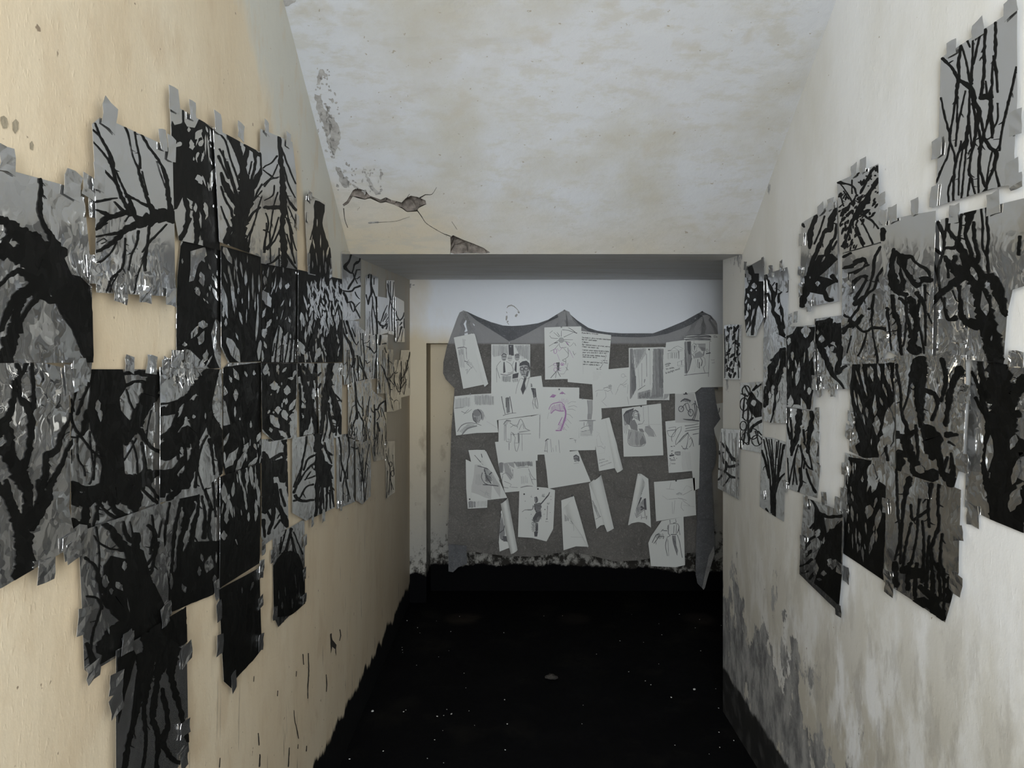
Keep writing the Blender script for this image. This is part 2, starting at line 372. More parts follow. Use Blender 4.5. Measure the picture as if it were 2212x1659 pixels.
def build_ceiling():
    outer = [(XL, YK), (XR, YK), (XR, YH), (XL, YH)]
    outer = resample(outer, .25)
    pts = list(outer); edges = [(i, (i + 1) % len(outer)) for i in range(len(outer))]
    for h in H3:
        b = len(pts); pts += h; edges += [(b + i, b + (i + 1) % len(h)) for i in range(len(h))]
    r = delaunay_2d_cdt([Vector(p) for p in pts], edges, [], 1, 1e-6)
    bm = bmesh.new(); V = [bm.verts.new(uv_ceil(v[0], v[1])) for v in r[0]]
    for f in r[2]:
        cx = sum(r[0][i][0] for i in f) / len(f); cy = sum(r[0][i][1] for i in f) / len(f)
        if any(inpoly(cx, cy, h) for h in H3): continue
        bm.faces.new([V[i] for i in f])
    # top of the slab and its rim
    T = [bm.verts.new(uv_ceil(u, v, -.14)) for u, v in ((XL, YK), (XR, YK), (XR, YH), (XL, YH))]
    bm.faces.new(T)
    bmesh.ops.recalc_face_normals(bm, faces=bm.faces)
    c = struct(link('ceiling', bm, M['ceiling']))
    for k, h in enumerate(H3):
        bm = bmesh.new()

        vs, fs = fill(h, .014, 0, k)
        def up(u, v):
            e = min(1, edge_dist(u, v, h) / .007)
            return -.004 - .035 * e - .02 * e * noise.noise(Vector((u * 30, v * 30, k))) - .008 * noise.noise(Vector((u * 90, v * 90, k)))
        W = [bm.verts.new(uv_ceil(u, v, up(u, v))) for u, v in vs]
        for f in fs: bm.faces.new([W[i] for i in f])


        bmesh.ops.recalc_face_normals(bm, faces=bm.faces)
        link('exposed_rubble', bm, M['rubble'], c)
    return c
ceiling = build_ceiling()

# ---------------------------------------------------------------- sheets: film or paper with drawing, tape, pins
BL = dict(A=(0, 180, 400 / 1327), B=(350, 180, 410 / 1360), C=(0, 600, 400 / 1327), D=(350, 600, 410 / 1360), E=(0, 1050, 400 / 1090),
          F=(350, 1050, 410 / 1117), G=(640, 380, 260 / 899), H=(640, 780, 260 / 899), I=(730, 540, 160 / 1327), J=(730, 720, 160 / 1327),
          RA=(1880, 0, 332 / 1102), RB=(1540, 340, 360 / 1194), RC=(1850, 400, 362 / 1306), RD=(1540, 700, 320 / 1106), RE=(1800, 740, 412 / 1036),
          RG=(1600, 540, 160 / 1327), RH=(1700, 1040, 240 / 1284), P=(0, 0, 1.0),
          BA=(880, 600, 360 / 1659), BB=(1160, 640, 240 / 1659), BC=(1340, 640, 240 / 1659), BD=(1000, 800, 280 / 1659), BE=(1240, 820, 340 / 2212),
          BF=(980, 940, 320 / 1659), BG=(1240, 1000, 340 / 2014), BH=(860, 1080, 720 / 2212), KK=(1430, 720, 130 / 1659), MM=(1240, 700, 90 / 1357), NN=(1250, 930, 100 / 1659))
def bpt(b, x, y): o = BL[b]; return (o[0] + x * o[2], o[1] + y * o[2])

def clip_poly(P, K):
    """Sutherland-Hodgman clip of polygon P by convex polygon K"""
    area2 = sum(K[i - 1][0] * K[i][1] - K[i][0] * K[i - 1][1] for i in range(len(K)))
    s = 1 if area2 > 0 else -1
    out = P
    for i in range(len(K)):
        ax, ay = K[i - 1]; bx, by = K[i]; ex, ey = bx - ax, by - ay
        side = lambda p: s * (ex * (p[1] - ay) - ey * (p[0] - ax))
        inp, out = out, []
        if not inp: return []
        for j in range(len(inp)):
            a, b = inp[j - 1], inp[j]; da, db = side(a), side(b)
            if (da >= 0) != (db >= 0):
                t = da / (da - db); out.append((a[0] + (b[0] - a[0]) * t, a[1] + (b[1] - a[1]) * t))
            if db >= 0: out.append(b)
    return out
def hull(P):
    P = sorted(set(P)); 
    def half(pts):
        o = []
        for p in pts:
            while len(o) > 1 and (o[-1][0] - o[-2][0]) * (p[1] - o[-2][1]) - (o[-1][1] - o[-2][1]) * (p[0] - o[-2][0]) <= 0: o.pop()
            o.append(p)
        return o[:-1]
    return half(P) + half(P[::-1])

class Sheet:
    def __init__(s, name, wall, poly, label, group, cat='drawing', layer=0, step=14, amp=.0025, base='film', seed=None, concave=False, edge=.0, off=None, thick=.0006):
        b, *r = poly.split(); v = [float(t) for t in r]
        s.P = [bpt(b, v[i], v[i + 1]) for i in range(0, len(v), 2)]
        s.wall, s.step, s.amp = wall, step, amp
        s.seed = seed if seed is not None else sum(ord(c) * (i + 1) for i, c in enumerate(label)) % 9973
        s.R = random.Random(s.seed)
        s.off = off if off is not None else .003 + layer * .0055
        s.K = hull(s.P); s.bump = []; s.mats = [base]
        s.concave = concave
        cx = sum(p[0] for p in s.P) / len(s.P); cy = sum(p[1] for p in s.P) / len(s.P)
        s.org = ON[wall](cx, cy, s.off)
        s.name, s.label, s.group, s.cat, s.base = name, label, group, cat, base
        s.spur = .055 if step > 10 else .02
        s.ws = (.68 if step > 9 else .54) if wall != 'B' else .8
        s.blk = 'P'; s.color = 'ink'; s.bm = None; s.kids = []; s.edge = edge; s.thick = thick
    def bend(s, x1, y1, x2, y2, k, lift=.05):
        """paper lifts off the wall beyond the directed line (left side of it in the picture)"""
        (x1, y1), (x2, y2) = bpt(s.blk, x1, y1), bpt(s.blk, x2, y2); s.bump.append((x1, y1, x2, y2, k, lift)); return s
    def disp(s, x, y, p):
        q = p * (1.0 if s.wall != 'B' else 1.0)
        d = s.amp * .7 * (1 + noise.noise(q * 7 + Vector((s.seed, 0, 0)))) + s.amp * .08 * noise.noise(q * 22 + Vector((0, s.seed, 0)))
        if s.edge: 
            e = edge_dist(x, y, s.P); d += s.edge * max(0, 1 - e / 9.0) ** 2
        for x1, y1, x2, y2, k, lift in s.bump:
            L = math.hypot(x2 - x1, y2 - y1)
            t = ((x2 - x1) * (y - y1) - (y2 - y1) * (x - x1)) / L
            if t > 0:
                m = t * p.y / F; d += min(lift, m * m * k)
        return d
    def at(s, x, y, h=0):
        p = ON[s.wall](x, y, s.off); return p + NORM[s.wall] * (s.disp(x, y, p) + h) - s.org
    def make(s, parent=None):
        bm = bmesh.new(); vs, fs = fill(s.P, s.step, 0, s.seed)
        V = [bm.verts.new(s.at(x, y)) for x, y in vs]
        for f in fs:
            try: bm.faces.new([V[i] for i in f])
            except ValueError: pass
        n = sum((f.normal_update() or f.normal for f in bm.faces), Vector())
        if n.dot(NORM[s.wall]) < 0: bmesh.ops.reverse_faces(bm, faces=bm.faces)
        bm.normal_update()
        ret = bmesh.ops.extrude_face_region(bm, geom=list(bm.faces))
        for g in ret['geom']:
            if isinstance(g, bmesh.types.BMVert): g.co += NORM[s.wall] * 0
        top = {g for g in ret['geom'] if isinstance(g, bmesh.types.BMFace)}
        tv = {v for f in top for v in f.verts}
        for v in bm.verts:
            if v not in tv: v.co -= NORM[s.wall] * s.thick
        bmesh.ops.recalc_face_normals(bm, faces=bm.faces)
        for e in bm.edges:
            if len(e.link_faces) == 2 and e.calc_face_angle(0) > .6: e.smooth = False
        o = link(s.name, bm, M[s.base], parent, True, s.org if parent is None else None)
        tag(o, s.label, s.cat, s.group)
        s.o = o
        return s
    # --- drawing primitives ------------------------------------------------
    def _bm(s):
        if s.bm is None: s.bm = bmesh.new(); s.cols = []
        return s.bm
    def _face(s, P, h, col):
        P = clip_poly(P, s.K)
        if len(P) < 3: return
        if s.concave:
            cx = sum(p[0] for p in P) / len(P); cy = sum(p[1] for p in P) / len(P)
            if not inpoly(cx, cy, s.P): return
        bm = s._bm()
        if col not in s.cols: s.cols.append(col)
        try: f = bm.faces.new([bm.verts.new(s.at(x, y, h)) for x, y in P])
        except ValueError: return
        f.material_index = s.cols.index(col)
        f.normal_update()
        if f.normal.dot(NORM[s.wall]) < 0: f.normal_flip()
    HT = {0: .0009, 1: .0016, 2: .0023}
    def lift(s, lv):
        if s.wall == 'B': s.cnt = getattr(s, 'cnt', 0) + 1; return s.HT[lv] + s.cnt * 6e-6
        return s.HT[lv]
    def poly(s, pts, lv=0, col=None, wob=.8):
        hh = s.lift(lv)
        col = col or s.color; P = [bpt(s.blk, *p) for p in pts]
        vs, fs = fill(P, s.step if s.wall == 'K' else (max(7, s.step * .8) if s.wall != 'B' else 12), getattr(s, 'wobble', wob), s.R.randrange(9999))
        for f in fs: s._face([vs[i] for i in f], hh, col)
    def stroke(s, pts, lv=0, col=None, wob=.24, spurs=True):
        """pts: x, y, width triples in block units"""
        col = col or s.color; sc = BL[s.blk][2]; hh = s.lift(lv)
        Q = [(*bpt(s.blk, x, y), max(w_ * sc * (s.ws if w_ * sc < 8 else min(.95, s.ws + (w_ * sc - 8) * .012)), .35)) for x, y, w_ in pts]
        if len(Q) == 1:
            x, y, w_ = Q[0]; r = w_ / 2
            s._face([(x + r * math.cos(a) * s.R.uniform(.8, 1.1), y + r * math.sin(a) * s.R.uniform(.8, 1.1)) for a in [i * .698 for i in range(9)]], hh, col); return
        pts = []
        for i in range(len(Q) - 1):
            p0 = Q[max(i - 1, 0)]; p1 = Q[i]; p2 = Q[i + 1]; p3 = Q[min(i + 2, len(Q) - 1)]
            L = math.hypot(p2[0] - p1[0], p2[1] - p1[1]); n = max(1, int(L / (4.5 if s.wall != 'B' else 5)))
            for k in range(n):
                t = k / n
                c = [.5 * (2 * p1[j] + (p2[j] - p0[j]) * t + (2 * p0[j] - 5 * p1[j] + 4 * p2[j] - p3[j]) * t * t + (3 * p1[j] - p0[j] - 3 * p2[j] + p3[j]) * t ** 3) for j in (0, 1)]
                pts.append((c[0], c[1], p1[2] + (p2[2] - p1[2]) * t))
        pts.append(Q[-1])
        twigs = []
        if col == 'ink' and spurs:      # brush jitter along the branch and short side twigs
            ph = s.R.uniform(0, 99)
            for i, (x, y, w_) in enumerate(pts):
                j = min(w_, 9) * .28
                pts[i] = (x + j * noise.noise(Vector((i * .55, ph, 0))), y + j * noise.noise(Vector((i * .55, ph, 7))), w_ * (1 + .35 * noise.noise(Vector((i * .4, ph, 3)))))
            for i in range(2, len(pts) - 2):
                if s.R.random() < s.spur:
                    (x0, y0, w0), (x, y, w_) = pts[i - 1], pts[i]
                    a = math.atan2(y - y0, x - x0) + s.R.choice((-1, 1)) * s.R.uniform(.45, 1.15); l = s.R.uniform(.8, 2.0) * min(w_, 7) + s.R.uniform(3, 9); q = [(x, y, max(1.2, min(w_ * .5, 3.2)))]
                    for k in (1, 2): a += s.R.uniform(-.5, .5); x += math.cos(a) * l / 2; y += math.sin(a) * l / 2; q.append((x, y, max(.8, min(w_ * .4, 2.4)) / k))
                    twigs.append(q)
        Ls = []
        for i, (x, y, w_) in enumerate(pts):
            a = pts[max(i - 1, 0)]; b = pts[min(i + 1, len(pts) - 1)]
            dx, dy = b[0] - a[0], b[1] - a[1]; L = math.hypot(dx, dy) or 1
            nx, ny = -dy / L, dx / L; hw = w_ / 2
            l = hw * (1 + s.R.uniform(-wob, wob)); r = hw * (1 + s.R.uniform(-wob, wob))
            Ls.append(((x + nx * l, y + ny * l), (x - nx * r, y - ny * r)))
        for i in range(len(Ls) - 1): s._face([Ls[i][0], Ls[i][1], Ls[i + 1][1], Ls[i + 1][0]], hh, col)
        for i, sg in ((0, -1), (-1, 1)):               # rounded brush ends
            x, y, w_ = pts[i]; j = 1 if i == 0 else -2
            if len(pts) > 1:
                ax, ay, _ = pts[j]; L = math.hypot(x - ax, y - ay) or 1; ux, uy = (x - ax) / L, (y - ay) / L
                a, b = Ls[i]; s._face([a, (x + ux * w_ * .35 + (a[0] - x) * .6, y + uy * w_ * .35 + (a[1] - y) * .6), (x + ux * w_ * .35 + (b[0] - x) * .6, y + uy * w_ * .35 + (b[1] - y) * .6), b], hh, col)
        if twigs:
            blk, s.blk = s.blk, 'P'
            for q in twigs: s.stroke([(x, y, w_ / s.ws) for x, y, w_ in q], lv, col, .2, False)
            s.blk = blk
    def lens(s, x, y, ln, wd, ang, lv=1, col=None):
        a = math.radians(ang); ux, uy = math.sin(a), math.cos(a)
        n = 7; up, dn = [], []; sk = s.R.uniform(.35, .65)
        for i in range(n + 1):
            t = i / n; e = math.sin(math.pi * (t ** (math.log(.5) / math.log(sk)))) ** .8
            for lst, sg in ((up, 1), (dn, -1)):
                q = e * wd / 2 * sg * (1 + s.R.uniform(-.3, .3)); m = (t - .5) * ln
                lst.append((x + ux * m + uy * q, y + uy * m - ux * q))
        P = [bpt(s.blk, *p) for p in up + dn[-2:0:-1]]
        c = bpt(s.blk, x, y)
        for i in range(n):
            s._face([bpt(s.blk, *up[i]), bpt(s.blk, *up[i + 1]), bpt(s.blk, *dn[i + 1]), bpt(s.blk, *dn[i])], s.HT[lv], col or s.base)
    def tree(s, x, y, ang, ln, wd, depth, lv=0, spread=24):
        n = 4; pts = [(x, y, wd)]; a = ang
        for i in range(n):
            a += s.R.uniform(-16, 16); r = math.radians(a)
            x += math.sin(r) * ln / n; y -= math.cos(r) * ln / n; pts.append((x, y, wd * (1 - .45 * (i + 1) / n)))
            if depth and s.R.random() < .75: s.tree(x, y, a + s.R.choice((-1, 1)) * s.R.uniform(spread * .7, spread * 1.7), ln * s.R.uniform(.45, .75), wd * .55, depth - 1, lv, spread)
        s.stroke(pts, lv)
        if depth: s.tree(x, y, a + s.R.uniform(-10, 10), ln * .6, wd * .5, depth - 1, lv, spread)
    def draw(s, txt):
        for line in txt.strip().replace('|', ' ').replace('\n', ';').split(';'):
            t = line.split()
            if not t: continue
            op, a = t[0], t[1:]
            if op == 'b': s.blk = a[0]; continue
            if op == 'c': s.color = a[0]; continue
            if op[0] in '0123456789-': op, a = 's', t
            if op in 'st':
                v = [float(q) for q in a if q != '|']
                s.stroke([(v[i], v[i + 1], v[i + 2]) for i in range(0, len(v) - 2, 3)], 0 if op == 's' else 2)
                continue
            v = [float(q) for q in a]
            if op == 'p': s.poly([(v[i], v[i + 1]) for i in range(0, len(v), 2)])
            elif op == 'q': s.poly([(v[i], v[i + 1]) for i in range(0, len(v), 2)], 2)
            elif op == 'H': s.poly([(v[i], v[i + 1]) for i in range(0, len(v), 2)], 1, s.base)
            elif op == 'h':
                for i in range(0, len(v), 5): s.lens(*v[i:i + 5])
            elif op == 'l':
                for i in range(0, len(v), 5): s.lens(*v[i:i + 5], 0, s.color)
            elif op == 'r':      # n lmin lmax wmin wmax ang spread x0 y0 x1 y1 : random bare gaps
                for _ in range(int(v[0])): s.lens(s.R.uniform(v[7], v[9]), s.R.uniform(v[8], v[10]), s.R.uniform(v[1], v[2]), s.R.uniform(v[3], v[4]), v[5] + s.R.uniform(-v[6], v[6]))
            elif op == 'R':      # same, inked leaf marks
                for _ in range(int(v[0])): s.lens(s.R.uniform(v[7], v[9]), s.R.uniform(v[8], v[10]), s.R.uniform(v[1], v[2]), s.R.uniform(v[3], v[4]), v[5] + s.R.uniform(-v[6], v[6]), 0, s.color)
            elif op in 'vV':     # n w x0 y0 x1 y1 wander : random upright twigs
                for _ in range(int(v[0])):
                    x = s.R.uniform(v[2], v[4]); y0 = s.R.uniform(v[3], v[3] + (v[5] - v[3]) * .6); y1 = min(v[5], y0 + (v[5] - v[3]) * s.R.uniform(.3, .8))
                    pts = []; n = 5
                    for k in range(n): pts.append((x, y0 + (y1 - y0) * k / (n - 1), v[1] * s.R.uniform(.5, 1.3))); x += s.R.uniform(-v[6], v[6])
                    s.stroke(pts, 0 if op == 'v' else 2)
            elif op == 'T': s.tree(v[0], v[1], v[2], v[3], v[4], int(v[5]), 0, v[6] if len(v) > 6 else 24)
            elif op == 'x':      # angle spacing width + polygon : hatching
                ang, sp, wd = v[0], v[1] * .62, v[2] * .62; P = [(v[i], v[i + 1]) for i in range(3, len(v), 2)]
                r = math.radians(ang); ux, uy = math.sin(r), math.cos(r)
                us = [p[0] * ux + p[1] * uy for p in P]; ns = [p[0] * uy - p[1] * ux for p in P]
                q = min(ns)
                while q < max(ns):
                    seg = None; k = min(us)
                    while k < max(us):
                        x, y = k * ux + q * uy, k * uy - q * ux
                        if inpoly(x, y, P):
                            seg = [seg[0] if seg else (x, y), (x, y)]
                        k += sp
                    if seg and seg[0] != seg[1]:
                        j = s.R.uniform(-sp, sp) * .6; a_, b_ = seg
                        s.stroke([(a_[0] + ux * j, a_[1] + uy * j, wd * s.R.uniform(.6, 1.2)), (b_[0] + ux * j, b_[1] + uy * j, wd * s.R.uniform(.6, 1.2))])
                    q += sp * s.R.uniform(.8, 1.25)
            elif op == 'e':      # ellipse outline cx cy rx ry w
                s.stroke([(v[0] + v[2] * math.cos(i * .5236), v[1] + v[3] * math.sin(i * .5236), v[4]) for i in range(13)])
            elif op == 'E':      # filled ellipse
                s.poly([(v[0] + v[2] * math.cos(i * .5236), v[1] + v[3] * math.sin(i * .5236)) for i in range(12)], 0, None, 0)
        return s
    def text(s, string, x0, y0, x1, y1, h, col='black', bold=.02):
        """handwriting along a line, letters h units high, stretched to end at x1, y1"""
        cu = bpy.data.curves.new('lettering', 'FONT'); cu.body = string; cu.offset = bold
        to = bpy.data.objects.new('lettering', cu); C.objects.link(to)
        bpy.context.view_layer.update()
        me = bpy.data.meshes.new_from_object(to.evaluated_get(bpy.context.evaluated_depsgraph_get()))
        C.objects.unlink(to); bpy.data.objects.remove(to)
        W = max(v.co.x for v in me.vertices); dx, dy = x1 - x0, y1 - y0; L = math.hypot(dx, dy); ux, uy = dx / L, dy / L
        for p in me.polygons:
            P = []
            for i in p.vertices:
                c = me.vertices[i].co; u = c.x / W * L; v = -c.y * h
                P.append(bpt(s.blk, x0 + ux * u - uy * v, y0 + uy * u + ux * v))
            s._face(P, s.HT[0], col)
        bpy.data.meshes.remove(me); return s
    def done(s, name='ink_branches'):
        if s.bm is not None:
            s.ink = link(name, s.bm, [M[c] for c in s.cols], s.o, True); s.bm = None
        return s
    # --- fixings -----------------------------------------------------------
    def tapes(s, txt, wm=.034, hm=.034):
        v = [float(q) for q in txt.split()]
        for i in range(0, len(v), 2):
            x, y = v[i], v[i + 1]; p = ON[s.wall](x, y, s.off); R = s.R
            a = R.uniform(-.22, .22); W = wm * R.uniform(.8, 1.25); H = hm * R.uniform(.85, 1.4); n = NORM[s.wall]
            U = Vector((0, 1, 0)); Z = Vector((0, 0, 1)); bm = bmesh.new(); g = []
            base = s.disp(x, y, p) + .0022
            for k in range(4):
                row = []
                for j in range(3):
                    lx = (j / 2 - .5) * W * (1 + .12 * R.uniform(-1, 1)); lz = (k / 3 - .5) * H + R.uniform(-.06, .06) * H
                    q = p + U * (lx * math.cos(a) - lz * math.sin(a)) + Z * (lx * math.sin(a) + lz * math.cos(a)) + n * (base + R.uniform(0, .0022))
                    row.append((bm.verts.new(q - s.org), bm.verts.new(q - n * .0007 - s.org)))
                g.append(row)
            for k in range(3):
                for j in range(2):
                    for t in (0, 1): bm.faces.new([g[k][j][t], g[k][j + 1][t], g[k + 1][j + 1][t], g[k + 1][j][t]])
            ring = [(0, 0), (0, 1), (0, 2), (1, 2), (2, 2), (3, 2), (3, 1), (3, 0), (2, 0), (1, 0)]
            for k in range(10):
                (a0, b0), (a1, b1) = ring[k], ring[(k + 1) % 10]
                bm.faces.new([g[a0][b0][0], g[a1][b1][0], g[a1][b1][1], g[a0][b0][1]])
            bmesh.ops.recalc_face_normals(bm, faces=bm.faces)
            link('tape', bm, M['tape'], s.o)
        return s
    def pins(s, txt):
        v = [float(q) for q in txt.split()]
        for i in range(0, len(v), 2):
            x, y = bpt(s.blk, v[i], v[i + 1]); p = s.at(x, y, 0); bm = bmesh.new()
            bmesh.ops.create_cone(bm, cap_ends=True, segments=10, radius1=.0035, radius2=.0055, depth=.005)
            for q in bm.verts: q.co = Vector((q.co.x, -q.co.z - .006, q.co.y)) + p
            b2 = bmesh.ops.create_cone(bm, cap_ends=True, segments=8, radius1=.0022, radius2=.0022, depth=.008)
            for q in b2['verts']: q.co = Vector((q.co.x, q.co.z - .003, q.co.y)) + p
            link('pin', bm, M['pin'], s.o)
        return s
    def roll(s, poly, ax, half, base, bulge, name='curled_edge', back=False):
        """a rolled-over strip of the same sheet: an arch over axis line ax (block units), 'half' its half width"""
        b, *r = poly.split(); v = [float(t) for t in r]
        P = [bpt(b, v[i], v[i + 1]) for i in range(0, len(v), 2)]
        (x1, y1), (x2, y2) = bpt(b, ax[0], ax[1]), bpt(b, ax[2], ax[3]); hw = half * BL[b][2]
        bm = bmesh.new(); vs, fs = fill(P, 5, 0, s.seed); L = math.hypot(x2 - x1, y2 - y1); V = []
        for x, y in vs:
            t = abs(((x2 - x1) * (y - y1) - (y2 - y1) * (x - x1)) / L) / hw
            q = on_back(x, y, s.off); h = base + bulge * math.sqrt(max(0, 1 - min(1, t) ** 2))
            V.append(bm.verts.new(q + NORM['B'] * h - s.org))
        for f in fs: bm.faces.new([V[i] for i in f])
        for f in bm.faces:
            f.normal_update()
            if f.normal.y > 0: f.normal_flip()
        link(name, bm, M[s.base], s.o, True)
        return s

# ---------------------------------------------------------------- left wall: silver film sheets with ink trees
GL = 'ink tree drawings taped to the left wall'
def LS(poly, label, layer, draw, tapes='', step=14, amp=.0025, **kw):
    s = Sheet('ink_drawing', 'L', poly, label, GL, layer=layer, step=step, amp=amp, **kw).make()
    s.draw(draw).done()
    if tapes: s.tapes(tapes)
    return s
LS('P -60 335 18 368 178 412 196 600 198 783 -60 786', 'large glossy sheet with one thick black arching branch at the left picture edge, upper', 1, '''b A
270 685 30|275 780 40|265 880 46|280 980 44|320 1060 44|370 1140 70|410 1220 120
-80 930 70|0 985 70|60 1020 90|130 1090 130|220 1170 190|310 1260 230
p 160 1080 240 1060 300 1130 390 1170 440 1250 500 1380 560 1440 620 1500 640 1659 420 1659 380 1560 300 1440 240 1380 180 1290
-80 1190 130|0 1200 130|80 1215 120|160 1260 120|260 1330 160
60 1090 60|20 1130 60|-10 1190 40
-60 1470 40|0 1430 40|60 1375 40|130 1345 60|220 1400 90|290 1440 110
30 1659 60|60 1600 60|130 1530 70|200 1480 90|270 1430 110
290 1500 100|340 1550 70|400 1560 50
b C
p 300 -60 560 -10 632 60 655 260 665 490 648 612 612 612 560 530 500 370 430 280 370 150 330 60
290 30 90|180 100 90|110 130 70|60 200 70|20 280 60|-20 380 50
150 150 60|100 250 80|90 350 100|50 450 110|30 530 110|20 615 110
262 130 50|200 200 50|150 270 40|100 350 50''', '8 345 150 400 188 405 196 445 195 575', step=16, amp=.004)
LS('P 196 268 213 254 240 262 371 322 376 560 378 641 206 632 204 450', 'sheet with a side branch and fanning thin twigs, bare wall square below', 2, '''b A
670 285 14|715 400 22|770 500 26|800 620 34|830 730 26|870 830 36|910 900 40
650 330 14|700 375 18|740 440 16|790 530 20|805 600 24
650 415 10|700 470 14|750 530 16|790 590 20
655 600 24|720 615 14|760 650 20|800 690 16|840 740 30
820 630 12|860 720 16|900 800 24|940 880 30|960 960 34
885 310 16|910 370 14|930 460 8|950 540 12|985 620 20|1010 710 24|1040 800 30|1065 880 40|1090 940 50
955 335 12|970 430 14|995 540 18|995 610 20
1010 630 10|1030 720 12|1050 800 16
1005 365 18|1060 460 22|1110 525 24|1150 590 26|1185 680 36|1195 780 34|1205 860 44|1215 930 60
1115 560 8|1140 640 8|1180 750 10
670 850 18|730 838 30|790 828 20|830 822 12
670 905 10|740 930 40|800 955 50|870 930 60|940 930 50
900 810 40|960 830 20|1010 860 24|1050 880 30
680 1050 30|740 980 70|780 960 50
690 1040 24|760 1000 16
680 1100 20|750 1085 24|850 1070 40|950 1020 70|1050 980 90|1150 950 90|1232 962 112
930 870 30|960 960 40|1000 1010 60
890 990 16|930 940 14|1000 960 16|1040 980 20
680 1210 30|760 1170 40|830 1110 50|890 1060 40
690 1290 30|740 1260 20|790 1210 16|830 1140 14
890 1110 16|885 1220 20|870 1320 22|800 1390 26|755 1490 18
840 1370 12|800 1430 14|780 1495 16
985 1060 30|970 1150 18|935 1230 14|915 1340 12
1060 1030 24|1050 1130 26|1035 1230 30|1030 1340 28
1185 1010 14|1130 1070 20|1060 1140 18|1010 1210 10
1040 1180 14|1000 1310 12|970 1400 12|950 1505 14
810 850 16|870 910 30;700 1010 12|730 1010 10;1070 880 40|1110 930 60|1170 910 50
690 1140 8|740 1110 8|760 1130 8|720 1150 8''', '231 249 347 302 366 322 206 385 256 634 307 636 363 641 200 590', step=15, amp=.0035)
LS('B 50 140 365 318 408 600 405 1197 240 1150 120 1125 75 905', 'mostly black tree sheet with a tall tape tab on its top left corner, topmost row', 1, '''b B
p 65 268 80 300 130 288 150 275 170 310 230 320 262 250 310 290 385 350 408 600 407 1200 290 1170 280 950 240 860 190 830 150 800 100 900 70 908
140 170 10|147 280 16
150 800 30|170 850 40|182 930 40|165 1040 40|130 1115 50
240 850 60|240 960 50|247 1050 50|240 1150 40
200 970 30|160 1060 30;270 1000 20|285 1120 20
h 105 440 60 30 -60 250 365 90 44 -35 270 425 60 40 -30 200 440 80 40 10 345 390 70 30 0 258 690 80 50 25 350 680 150 46 -15 230 890 70 25 0 305 905 110 30 10 360 880 20 12 0 320 470 200 12 5 300 440 150 12 0 335 350 60 14 10 395 525 100 36 -20 290 700 90 12 20 375 560 50 30 0 180 330 40 24 0
h 322 740 70 10 10 345 745 60 10 -10 310 330 50 14 20 280 520 90 16 -15 240 520 60 20 -20 215 540 30 14 0 265 1000 80 12 8 310 950 60 14 -20
r 10 20 70 6 12 0 25 230 250 370 560''', '371 216 411 238', step=12)
LS('B 362 318 708 498 716 700 702 1245 405 1137', 'sheet with a black trunk forking into many upswept branches, topmost row', 2, '''b B
470 340 60|520 420 60|555 520 60|575 620 60|590 720 100|590 820 120|570 920 110|550 1020 110|540 1120 130|560 1210 150
440 320 20|490 430 14|540 540 14|570 640 20
400 350 12|450 420 14|480 530 14|520 640 16|560 760 20
405 470 14|440 540 14|480 660 16|510 760 16|545 850 20
400 520 24|430 600 20|470 680 20
415 640 20|440 720 50|490 800 60|540 860 80
415 740 20|450 840 20|490 900 24|500 960 20
415 880 10|440 950 16|480 1040 24
590 440 30|650 480 34|705 520 30
610 440 30|600 520 40|575 600 40
700 500 20|712 600 30|680 680 60|640 760 60|620 850 60
660 480 30|665 580 24|640 680 24|620 760 30
715 720 16|680 780 16|660 830 16;720 760 12|690 800 12|650 840 14
700 890 20|650 930 24|610 990 24
715 800 10|690 880 12|665 970 12|630 1080 14|610 1190 16
680 900 10|650 1020 12|600 1110 14
545 390 16|550 470 20|570 560 20
480 1040 60|450 1140 50
430 480 10|450 600 10|490 690 10;460 560 10|500 690 12|535 800 14;640 560 12|620 650 12;670 720 10|640 800 12''', '467 265 517 283', step=12)
LS('B 700 325 930 420 958 650 968 1335 704 1290', 'sheet with a slim straight trunk and drooping twigs, right end of topmost row', 1, '''b B
835 385 34|845 520 40|860 680 44|865 820 60|865 950 50|855 1050 50|870 1180 60|870 1315 50
850 460 14|880 540 14|910 620 14|955 720 10
870 600 14|900 720 14|950 820 8
880 780 16|910 850 20|955 910 30
730 890 30|790 890 40|850 890 40
820 520 16|780 570 14|740 590 12|720 610 10
825 580 12|790 660 10|750 700 10|720 730 10
720 620 10|760 650 12|800 680 14|830 670 12
820 680 10|770 690 12|730 740 14
800 730 12|790 800 14|730 840 8
825 780 10|795 880 10|780 1000 12|770 1090 14|775 1290 8
740 930 10|760 1000 14|730 1150 14|730 1210 20
830 960 10|800 1070 14|770 1150 16|730 1190 24
840 1050 14|800 1130 16|750 1190 20
725 1050 14|770 1070 10
890 970 12|920 1060 14|940 1140 14|960 1200 10
890 1080 12|920 1180 16|950 1290 14
880 830 10|900 960 10|935 1080 10
840 1230 20|790 1280 20|750 1295 16
890 1230 20|930 1290 20|960 1330 14
835 1180 8|835 1310 8;905 1000 8|930 1200 8;900 880 8|950 1000 8;745 1000 8|735 1200 8;925 1090 8|935 1240 8''', '573 276 620 303 640 480', step=12)
LS('B 1025 785 1165 858 1215 1300 1220 1400 1042 1368 1022 885', 'narrow sheet with a flaring black tree base, alone at upper far end', 1, '''b B
p 1095 838 1120 845 1160 870 1160 920 1145 1000 1165 1080 1200 1190 1210 1395 1055 1362 1050 1230 1075 1100 1090 960 1085 880
h 1105 1000 60 8 0 1080 1150 80 10 10 1130 1130 100 8 0 1180 1210 90 14 -12 1150 1250 120 8 0 1100 1260 100 8 5 1165 1320 90 14 0 1070 1300 60 10 0 1195 1330 60 12 0 1125 1330 60 8 0
1200 1180 8|1208 1250 8;1090 1000 8|1060 1120 8''', '667 424 664 470 663 560 712 590', step=10)
